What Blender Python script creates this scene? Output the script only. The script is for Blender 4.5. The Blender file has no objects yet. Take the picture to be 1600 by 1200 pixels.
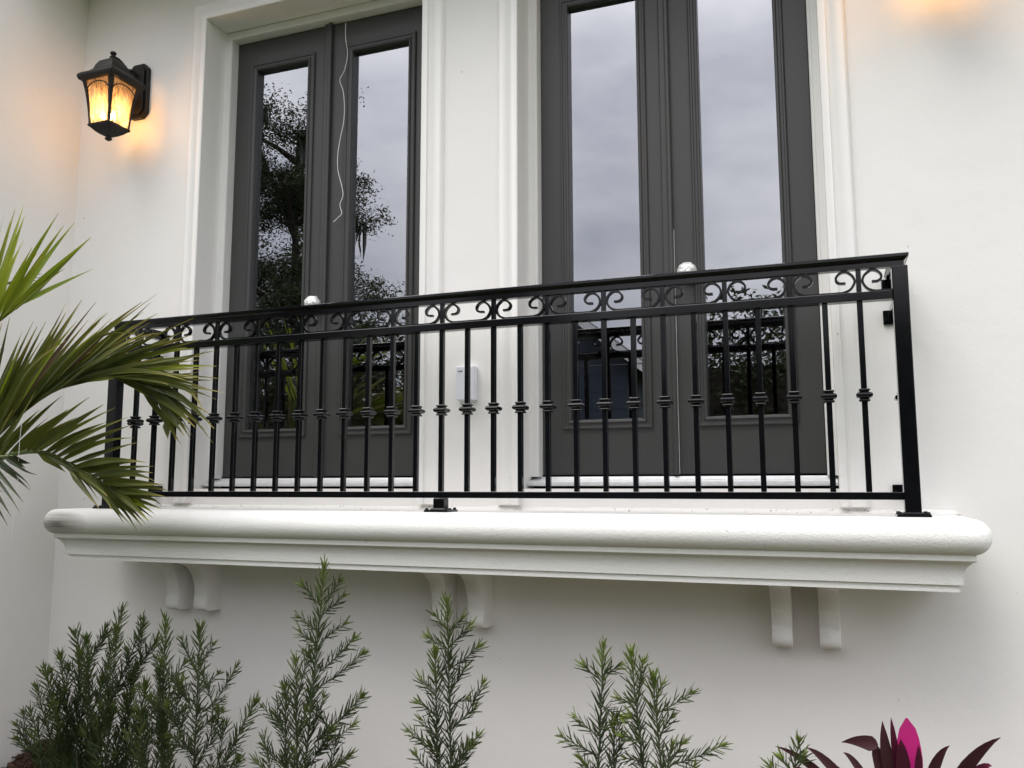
import bpy, bmesh, math, random
from mathutils import Vector, Matrix, noise
from math import radians, sin, cos, pi
random.seed(11)
sc = bpy.context.scene
COL = sc.collection

# ---------------------------------------------------------------- camera
CAM_POS=[3.08694, -3.15082, 0.08433]
CAM_R=[0.9376, 0.3477, -0.00153]
CAM_U=[0.04288, -0.11127, 0.99286]
CAM_W=[-0.34505, 0.93098, 0.11924]
CAM_F=1319.59
cam_data = bpy.data.cameras.new('camera')
cam = bpy.data.objects.new('camera', cam_data)
COL.objects.link(cam)
cam_data.sensor_fit = 'HORIZONTAL'; cam_data.sensor_width = 36.0
cam_data.lens = CAM_F / 1600.0 * 36.0
cam_data.clip_start = 0.05; cam_data.clip_end = 600
R_ = Vector(CAM_R).normalized(); W_ = Vector(CAM_W).normalized(); U_ = R_.cross(W_)
cam.matrix_world = Matrix(((R_.x, U_.x, -W_.x, CAM_POS[0]), (R_.y, U_.y, -W_.y, CAM_POS[1]),
                           (R_.z, U_.z, -W_.z, CAM_POS[2]), (0, 0, 0, 1)))
sc.camera = cam
sc.render.resolution_x = 1024; sc.render.resolution_y = 768

# ---------------------------------------------------------------- overcast sky, soft sun, exposure
SUN_EL, SUN_AZ = radians(58), radians(212)      # high, in front of the facade, to the left
world = bpy.data.worlds.new('World'); sc.world = world; world.use_nodes = True
nt = world.node_tree; N = nt.nodes; L = nt.links; N.clear()
def nd(t, **k):
    n = N.new(t)
    for a, v in k.items(): setattr(n, a, v)
    return n
out = nd('ShaderNodeOutputWorld'); bg = nd('ShaderNodeBackground'); bg.inputs['Strength'].default_value = 0.1
sky = nd('ShaderNodeTexSky', sky_type='NISHITA'); sky.sun_disc = False
sky.sun_elevation = SUN_EL; sky.sun_rotation = SUN_AZ; sky.air_density = 1.0; sky.dust_density = 2.0
tc = nd('ShaderNodeTexCoord'); mp = nd('ShaderNodeMapping'); mp.inputs['Scale'].default_value = (1.0, 1.0, 2.2)
n1 = nd('ShaderNodeTexNoise'); n1.inputs['Scale'].default_value = 3.4; n1.inputs['Detail'].default_value = 5; n1.inputs['Roughness'].default_value = .5
cr = nd('ShaderNodeValToRGB')
cr.color_ramp.elements[0].position = .32; cr.color_ramp.elements[0].color = (.475, .49, .55, 1)
cr.color_ramp.elements[1].position = .68; cr.color_ramp.elements[1].color = (.955, .938, .958, 1)
sep = nd('ShaderNodeSeparateXYZ')
mr = nd('ShaderNodeMapRange'); mr.inputs['From Min'].default_value = 0; mr.inputs['From Max'].default_value = 1
mr.inputs['To Min'].default_value = 11.0; mr.inputs['To Max'].default_value = 36.0      # an overcast sky is brighter overhead
mul = nd('ShaderNodeVectorMath', operation='SCALE')
mix = nd('ShaderNodeMix', data_type='RGBA'); mix.inputs['Factor'].default_value = .93
L.new(tc.outputs['Generated'], mp.inputs['Vector']); L.new(mp.outputs['Vector'], n1.inputs['Vector'])
L.new(n1.outputs['Fac'], cr.inputs['Fac']); L.new(tc.outputs['Generated'], sep.inputs['Vector'])
L.new(sep.outputs['Z'], mr.inputs['Value']); L.new(cr.outputs['Color'], mul.inputs[0]); L.new(mr.outputs['Result'], mul.inputs['Scale'])
L.new(sky.outputs['Color'], mix.inputs['A']); L.new(mul.outputs['Vector'], mix.inputs['B'])
L.new(mix.outputs['Result'], bg.inputs['Color']); L.new(bg.outputs['Background'], out.inputs['Surface'])
sun_d = bpy.data.lights.new('sun', 'SUN'); sun_d.energy = 1.4; sun_d.angle = radians(36); sun_d.color = (1, .96, .9)
sun = bpy.data.objects.new('sun', sun_d); COL.objects.link(sun)
# the sun stands towards -Y (in front of the facade) and -X
sun_dir = Vector((cos(SUN_EL) * -.53, -cos(SUN_EL) * .848, sin(SUN_EL)))
sun.rotation_euler = sun_dir.to_track_quat('Z', 'Y').to_euler(); sun.location = (-4, -10, 12)
sc.view_settings.view_transform = 'Standard'; sc.view_settings.look = 'None'
sc.view_settings.gamma = 1; sc.view_settings.exposure = 0.23; sc.view_settings.use_curve_mapping = False
sc.render.engine = 'CYCLES'
sc.cycles.max_bounces = 10; sc.cycles.diffuse_bounces = 5; sc.cycles.glossy_bounces = 4; sc.cycles.transparent_max_bounces = 12

# ---------------------------------------------------------------- helpers
def link(o, parent=None):
    COL.objects.link(o)
    if parent is not None:
        o.parent = parent
        if parent.type == 'EMPTY': o.matrix_parent_inverse = Matrix.Translation(-Vector(parent.location))
    return o
def mesh(name, v, f, mat, parent=None, smooth=False, loc=None):
    m = bpy.data.meshes.new(name); m.from_pydata([tuple(p) for p in v], [], f); m.update()
    if mat: m.materials.append(mat)
    if smooth: m.shade_smooth()
    o = bpy.data.objects.new(name, m)
    if loc: o.location = loc
    return link(o, parent)
def inst(name, me, parent, loc, rot=None):
    o = bpy.data.objects.new(name, me); o.location = loc
    if rot: o.rotation_euler = rot
    return link(o, parent)
def empty(name, loc, label, cat, group=None):
    e = bpy.data.objects.new(name, None); e.location = loc; e.empty_display_size = .1
    COL.objects.link(e); tag(e, label, cat, group); return e
def tag(o, label=None, cat=None, group=None, kind=None):
    if label: o['label'] = label
    if cat: o['category'] = cat
    if group: o['group'] = group
    if kind: o['kind'] = kind
    return o
class MB:
    def __init__(s): s.v = []; s.f = []
    def add(s, v, f):
        k = len(s.v); s.v += [tuple(p) for p in v]; s.f += [tuple(i + k for i in q) for q in f]; return s
    def box(s, x0, x1, y0, y1, z0, z1):
        return s.add([(x0,y0,z0),(x1,y0,z0),(x1,y1,z0),(x0,y1,z0),(x0,y0,z1),(x1,y0,z1),(x1,y1,z1),(x0,y1,z1)],
              [(0,3,2,1),(4,5,6,7),(0,1,5,4),(1,2,6,5),(2,3,7,6),(3,0,4,7)])
    def cyl(s, c, r, h, axis='z', n=12, r2=None):
        r2 = r if r2 is None else r2
        v = []
        for k, (rr, hh) in enumerate(((r, 0), (r2, h))):
            for i in range(n):
                a = 2*pi*i/n; p = (rr*cos(a), rr*sin(a), hh)
                if axis == 'y': p = (p[0], hh, p[1])
                if axis == 'x': p = (hh, p[0], p[1])
                v.append((c[0]+p[0], c[1]+p[1], c[2]+p[2]))
        f = [(i, (i+1) % n, n+(i+1) % n, n+i) for i in range(n)] + [tuple(range(n-1, -1, -1)), tuple(range(n, 2*n))]
        return s.add(v, f)
    def lathe(s, c, prof, n=16, square=False):
        # prof: list of (radius, z); square makes 4-sided stacks of half-width = radius
        if square: ang = [pi/4 + k*pi/2 for k in range(4)]; m = 4; k_ = math.sqrt(2)
        else: ang = [2*pi*k/n for k in range(n)]; m = n; k_ = 1
        v = [(c[0]+r*k_*cos(a), c[1]+r*k_*sin(a), c[2]+z) for r, z in prof for a in ang]
        f = [(j*m+i, j*m+(i+1) % m, (j+1)*m+(i+1) % m, (j+1)*m+i) for j in range(len(prof)-1) for i in range(m)]
        f += [tuple(range(m-1, -1, -1)), tuple(range((len(prof)-1)*m, len(prof)*m))]
        return s.add(v, f)
    def tube(s, path, r, n=6):
        P = [Vector(p) for p in path]; rs = r if isinstance(r, (list, tuple)) else [r]*len(P)
        v = []; up = Vector((.13, .31, .94))
        for i, p in enumerate(P):
            t = (P[min(i+1, len(P)-1)] - P[max(i-1, 0)]).normalized()
            a = t.cross(up)
            if a.length < .05: a = t.cross(Vector((1, 0, 0)))
            a.normalize(); b = t.cross(a)
            v += [p + (a*cos(2*pi*k/n) + b*sin(2*pi*k/n))*rs[i] for k in range(n)]
        f = [(j*n+i, j*n+(i+1) % n, (j+1)*n+(i+1) % n, (j+1)*n+i) for j in range(len(P)-1) for i in range(n)]
        f += [tuple(range(n-1, -1, -1)), tuple(range((len(P)-1)*n, len(P)*n))]
        return s.add(v, f)
    def build(s, name, mat, parent=None, smooth=False, bevel=0, seg=2, loc=None):
        o = mesh(name, s.v, s.f, mat, parent, False, loc)
        bm = bmesh.new(); bm.from_mesh(o.data); bmesh.ops.recalc_face_normals(bm, faces=bm.faces)
        if bevel: 
            es = [e for e in bm.edges if len(e.link_faces) == 2 and e.calc_face_angle() > radians(30)]
            bmesh.ops.bevel(bm, geom=es, offset=bevel, segments=seg, profile=.5, affect='EDGES', clamp_overlap=True)
        bm.to_mesh(o.data); bm.free()
        if smooth: smooth_angle(o.data, 35)
        return o
def smooth_angle(me, deg):
    me.shade_smooth()
    try: me.set_sharp_from_angle(angle=radians(deg))
    except Exception: pass
def bx(name, mat, parent, x0, x1, y0, y1, z0, z1, bevel=0):
    return MB().box(x0, x1, y0, y1, z0, z1).build(name, mat, parent, bevel=bevel)
def catmull(P, k=6):
    P = [Vector(p) for p in P]; out = []
    for i in range(len(P)-1):
        a = P[max(i-1, 0)]; b = P[i]; c = P[i+1]; d = P[min(i+2, len(P)-1)]
        for j in range(k):
            t = j/k
            out.append(.5*((2*b)+(c-a)*t+(2*a-5*b+4*c-d)*t*t+(3*b-a-3*c+d)*t**3))
    out.append(P[-1]); return out
def frame_sweep(name, x0, x1, z0, z1, prof, mat, parent, closed=False, smooth=False):
    # sweeps prof [(u outward, y)] round an opening: up the left side, over the head, down the right (and along the foot when closed)
    cs = [(x0, z0, -1, -1 if closed else 0), (x0, z1, -1, 1), (x1, z1, 1, 1), (x1, z0, 1, -1 if closed else 0)]
    n = len(prof); v = [(x + u*sx, y, z + u*sz) for x, z, sx, sz in cs for u, y in prof]
    segs = 4 if closed else 3
    f = [(k*n+i, k*n+i+1, ((k+1) % 4)*n+i+1, ((k+1) % 4)*n+i) for k in range(segs) for i in range(n-1)]
    if not closed: f += [tuple(range(n)), tuple(range(4*n-1, 3*n-1, -1))]
    o = mesh(name, v, f, mat, parent)
    bm = bmesh.new(); bm.from_mesh(o.data); bmesh.ops.recalc_face_normals(bm, faces=bm.faces); bm.to_mesh(o.data); bm.free()
    if smooth: smooth_angle(o.data, 40)
    return o

# ---------------------------------------------------------------- materials
def mat(name, col, rough=.6, spec=.5, metal=0., bump=None, vary=None, coat=0.):
    m = bpy.data.materials.new(name); m.use_nodes = True; t = m.node_tree; b = t.nodes['Principled BSDF']
    b.inputs['Base Color'].default_value = (*col, 1); b.inputs['Roughness'].default_value = rough
    b.inputs['Metallic'].default_value = metal; b.inputs['Specular IOR Level'].default_value = spec
    b.inputs['Coat Weight'].default_value = coat
    g = t.nodes.new('ShaderNodeNewGeometry')
    if vary:     # (scale, amount, second colour)
        n = t.nodes.new('ShaderNodeTexNoise'); n.inputs['Scale'].default_value = vary[0]; n.inputs['Detail'].default_value = 6; n.inputs['Roughness'].default_value = .6
        r = t.nodes.new('ShaderNodeMapRange'); r.inputs['From Min'].default_value = .35; r.inputs['From Max'].default_value = .7
        r.inputs['To Max'].default_value = vary[1]
        x = t.nodes.new('ShaderNodeMix'); x.data_type = 'RGBA'; x.inputs['A'].default_value = (*col, 1); x.inputs['B'].default_value = (*vary[2], 1)
        t.links.new(g.outputs['Position'], n.inputs['Vector']); t.links.new(n.outputs['Fac'], r.inputs['Value'])
        t.links.new(r.outputs['Result'], x.inputs['Factor']); t.links.new(x.outputs['Result'], b.inputs['Base Color'])
    if bump:     # list of (scale, strength, distance)
        prev = None
        for s_, st, di in bump:
            n = t.nodes.new('ShaderNodeTexNoise'); n.inputs['Scale'].default_value = s_; n.inputs['Detail'].default_value = 3
            bp = t.nodes.new('ShaderNodeBump'); bp.inputs['Strength'].default_value = st; bp.inputs['Distance'].default_value = di
            t.links.new(g.outputs['Position'], n.inputs['Vector']); t.links.new(n.outputs['Fac'], bp.inputs['Height'])
            if prev: t.links.new(prev.outputs['Normal'], bp.inputs['Normal'])
            prev = bp
        t.links.new(prev.outputs['Normal'], b.inputs['Normal'])
    return m
STUCCO = mat('painted_stucco', (.81, .793, .768), .85, .25, bump=[(7, .12, .02), (38, .05, .004), (150, .2, .0025), (420, .15, .001)], vary=(2.2, .35, (.74, .735, .70)))
TRIM = mat('painted_trim_stucco', (.81, .80, .775), .8, .25, bump=[(170, .22, .002), (60, .12, .003)], vary=(5, .3, (.75, .74, .71)))
FRAME = mat('white_frame_paint', (.76, .755, .73), .5, .4, bump=[(90, .05, .001)], vary=(8, .3, (.70, .69, .66)))
SILL = mat('sill_aluminium', (.72, .73, .74), .38, .5, .25, vary=(30, .5, (.55, .54, .52)))
DOOR = mat('charcoal_door_paint', (.047, .047, .0455), .40, .4, bump=[(300, .05, .0006)], vary=(6, .4, (.056, .055, .053)))
BLACK = mat('black_enamel', (.0030, .0033, .0042), .11, .36, bump=[(45, .03, .001)], vary=(25, .5, (.007, .007, .008)))
IRON = mat('lantern_bronze_black', (.006, .0055, .005), .45, .3, bump=[(180, .3, .001)], vary=(40, .6, (.012, .010, .009)))
PLASTIC = mat('white_plastic', (.74, .745, .80), .45, .4)
NAVY = mat('navy_print', (.03, .035, .14), .6)
FOIL = mat('crumpled_foil_wrap', (.85, .85, .83), .28, .5, .35, bump=[(55, .9, .012), (130, .6, .006)])
STRINGM = mat('white_cotton_string', (.80, .79, .76), .9)
def speckle(m, scale, lo, hi, col, amt):
    # sparse dirt specks, nicks and splashes
    t = m.node_tree; b = t.nodes['Principled BSDF']; src = b.inputs['Base Color'].links[0].from_socket
    g = t.nodes.new('ShaderNodeNewGeometry'); n = t.nodes.new('ShaderNodeTexNoise'); n.inputs['Scale'].default_value = scale; n.inputs['Detail'].default_value = 1
    r = t.nodes.new('ShaderNodeMapRange'); r.inputs['From Min'].default_value = lo; r.inputs['From Max'].default_value = hi; r.inputs['To Max'].default_value = amt
    x = t.nodes.new('ShaderNodeMix'); x.data_type = 'RGBA'; x.inputs['B'].default_value = (*col, 1)
    t.links.new(g.outputs['Position'], n.inputs['Vector']); t.links.new(n.outputs['Fac'], r.inputs['Value']); t.links.new(r.outputs[0], x.inputs['Factor'])
    t.links.new(src, x.inputs['A']); t.links.new(x.outputs['Result'], b.inputs['Base Color'])
speckle(STUCCO, 32, .80, .86, (.28, .26, .22), .55); speckle(TRIM, 45, .80, .86, (.28, .26, .22), .55)
MULCH = mat('brown_mulch', (.055, .030, .022), .95, .2, bump=[(60, .8, .02), (200, .6, .006)], vary=(45, 1., (.12, .07, .05)))
LAWN = mat('lawn_green', (.045, .075, .022), .95, .2, vary=(3, 1., (.075, .09, .03)))
ROAD = mat('asphalt', (.055, .055, .057), .9, .3, vary=(8, .6, (.075, .074, .072)))
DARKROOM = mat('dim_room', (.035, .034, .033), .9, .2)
BARK = mat('bark', (.055, .045, .038), .95, .2, bump=[(12, .8, .05)])
HWALL = mat('blue_grey_siding', (.055, .066, .088), .8, .3)
HROOF = mat('roof_shingle', (.10, .10, .105), .9, .2)
WHITE = mat('white_paint', (.75, .75, .74), .6, .4)
WIRE = mat('wire_black', (.02, .02, .02), .7)
def glass_mat(name, ior, tint, wav):
    m = bpy.data.materials.new(name); m.use_nodes = True; t = m.node_tree; t.nodes.clear()
    o = t.nodes.new('ShaderNodeOutputMaterial'); x = t.nodes.new('ShaderNodeMixShader'); f = t.nodes.new('ShaderNodeFresnel'); f.inputs['IOR'].default_value = ior
    a = t.nodes.new('ShaderNodeBsdfTransparent'); a.inputs['Color'].default_value = (*tint, 1)
    g = t.nodes.new('ShaderNodeBsdfGlossy'); g.inputs['Roughness'].default_value = 0.0; g.inputs['Color'].default_value = (.93, .95, 1, 1)
    t.links.new(f.outputs['Fac'], x.inputs['Fac']); t.links.new(a.outputs[0], x.inputs[1]); t.links.new(g.outputs[0], x.inputs[2]); t.links.new(x.outputs[0], o.inputs['Surface'])
    return m
GLASS = glass_mat('coated_door_glass', 3.7, (.62, .64, .66), .10)
GLASS_IN = glass_mat('inner_door_glass', 1.9, (.45, .47, .48), .10)
def leaf_mat(name, base, alt, tip, trans=.25, rough=.45, young=None):
    # attribute 't': 0 at the leaf's base, 1 at its tip; attribute 'young': new growth
    m = bpy.data.materials.new(name); m.use_nodes = True; t = m.node_tree; b = t.nodes['Principled BSDF']
    b.inputs['Roughness'].default_value = rough; b.inputs['Specular IOR Level'].default_value = .28
    oi = t.nodes.new('ShaderNodeObjectInfo'); x = t.nodes.new('ShaderNodeMix'); x.data_type = 'RGBA'
    x.inputs['A'].default_value = (*base, 1); x.inputs['B'].default_value = (*alt, 1)
    g = t.nodes.new('ShaderNodeNewGeometry'); n = t.nodes.new('ShaderNodeTexNoise'); n.inputs['Scale'].default_value = 9; n.inputs['Detail'].default_value = 3
    t.links.new(g.outputs['Position'], n.inputs['Vector'])
    ad = t.nodes.new('ShaderNodeMath'); ad.operation = 'MULTIPLY_ADD'; ad.inputs[1].default_value = .7; ad.use_clamp = True
    sb = t.nodes.new('ShaderNodeMath'); sb.operation = 'SUBTRACT'; sb.inputs[1].default_value = .25
    t.links.new(n.outputs['Fac'], sb.inputs[0]); t.links.new(oi.outputs['Random'], ad.inputs[0]); t.links.new(sb.outputs[0], ad.inputs[2])
    t.links.new(ad.outputs[0], x.inputs['Factor'])
    at = t.nodes.new('ShaderNodeAttribute'); at.attribute_name = 't'
    x2 = t.nodes.new('ShaderNodeMix'); x2.data_type = 'RGBA'; x2.inputs['B'].default_value = (*tip, 1)
    t.links.new(x.outputs['Result'], x2.inputs['A']); t.links.new(at.outputs['Fac'], x2.inputs['Factor'])
    t.links.new(x2.outputs['Result'], b.inputs['Base Color'])
    tr = t.nodes.new('ShaderNodeBsdfTranslucent'); ms = t.nodes.new('ShaderNodeMixShader'); ms.inputs['Fac'].default_value = trans
    t.links.new(x2.outputs['Result'], tr.inputs['Color']); t.links.new(b.outputs[0], ms.inputs[1]); t.links.new(tr.outputs[0], ms.inputs[2])
    t.links.new(ms.outputs[0], t.nodes['Material Output'].inputs['Surface'])
    return m
PALM = leaf_mat('palm_leaf', (.028, .046, .010), (.115, .128, .022), (.42, .35, .09), .30, .38)
PALM_LIME = leaf_mat('palm_leaf_lime', (.12, .19, .012), (.26, .30, .022), (.46, .44, .08), .40, .38)  # brighter, yellower green than the main palm leaf colour
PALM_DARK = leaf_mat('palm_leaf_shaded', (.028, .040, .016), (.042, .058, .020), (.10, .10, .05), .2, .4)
PALM_BROWN = leaf_mat('palm_leaf_dying', (.10, .06, .035), (.14, .10, .05), (.05, .03, .025), .2, .6)
RACHIS = mat('palm_rachis', (.10, .13, .04), .5)
YEW = leaf_mat('podocarpus_leaf', (.030, .046, .017), (.058, .080, .026), (.24, .32, .05), .2, .55)
YEWSTEM = mat('podocarpus_stem', (.045, .06, .028), .7)
TI_D = leaf_mat('ti_leaf_maroon', (.045, .014, .020), (.06, .022, .026), (.10, .03, .045), .15, .35)
TI_R = leaf_mat('ti_leaf_red_edge', (.055, .012, .022), (.09, .012, .035), (.20, .02, .07), .2, .35)
TI_P = leaf_mat('ti_leaf_pink', (.56, .022, .20), (.62, .03, .24), (.50, .03, .20), .3, .4)
OAKLEAF = leaf_mat('oak_leaf', (.030, .045, .018), (.055, .070, .028), (.05, .06, .03), .2, .5)
HEDGELEAF = leaf_mat('hedge_leaf', (.018, .032, .010), (.036, .048, .014), (.04, .05, .02), .2, .45)
MOSS = mat('spanish_moss', (.16, .17, .15), .95)

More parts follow.
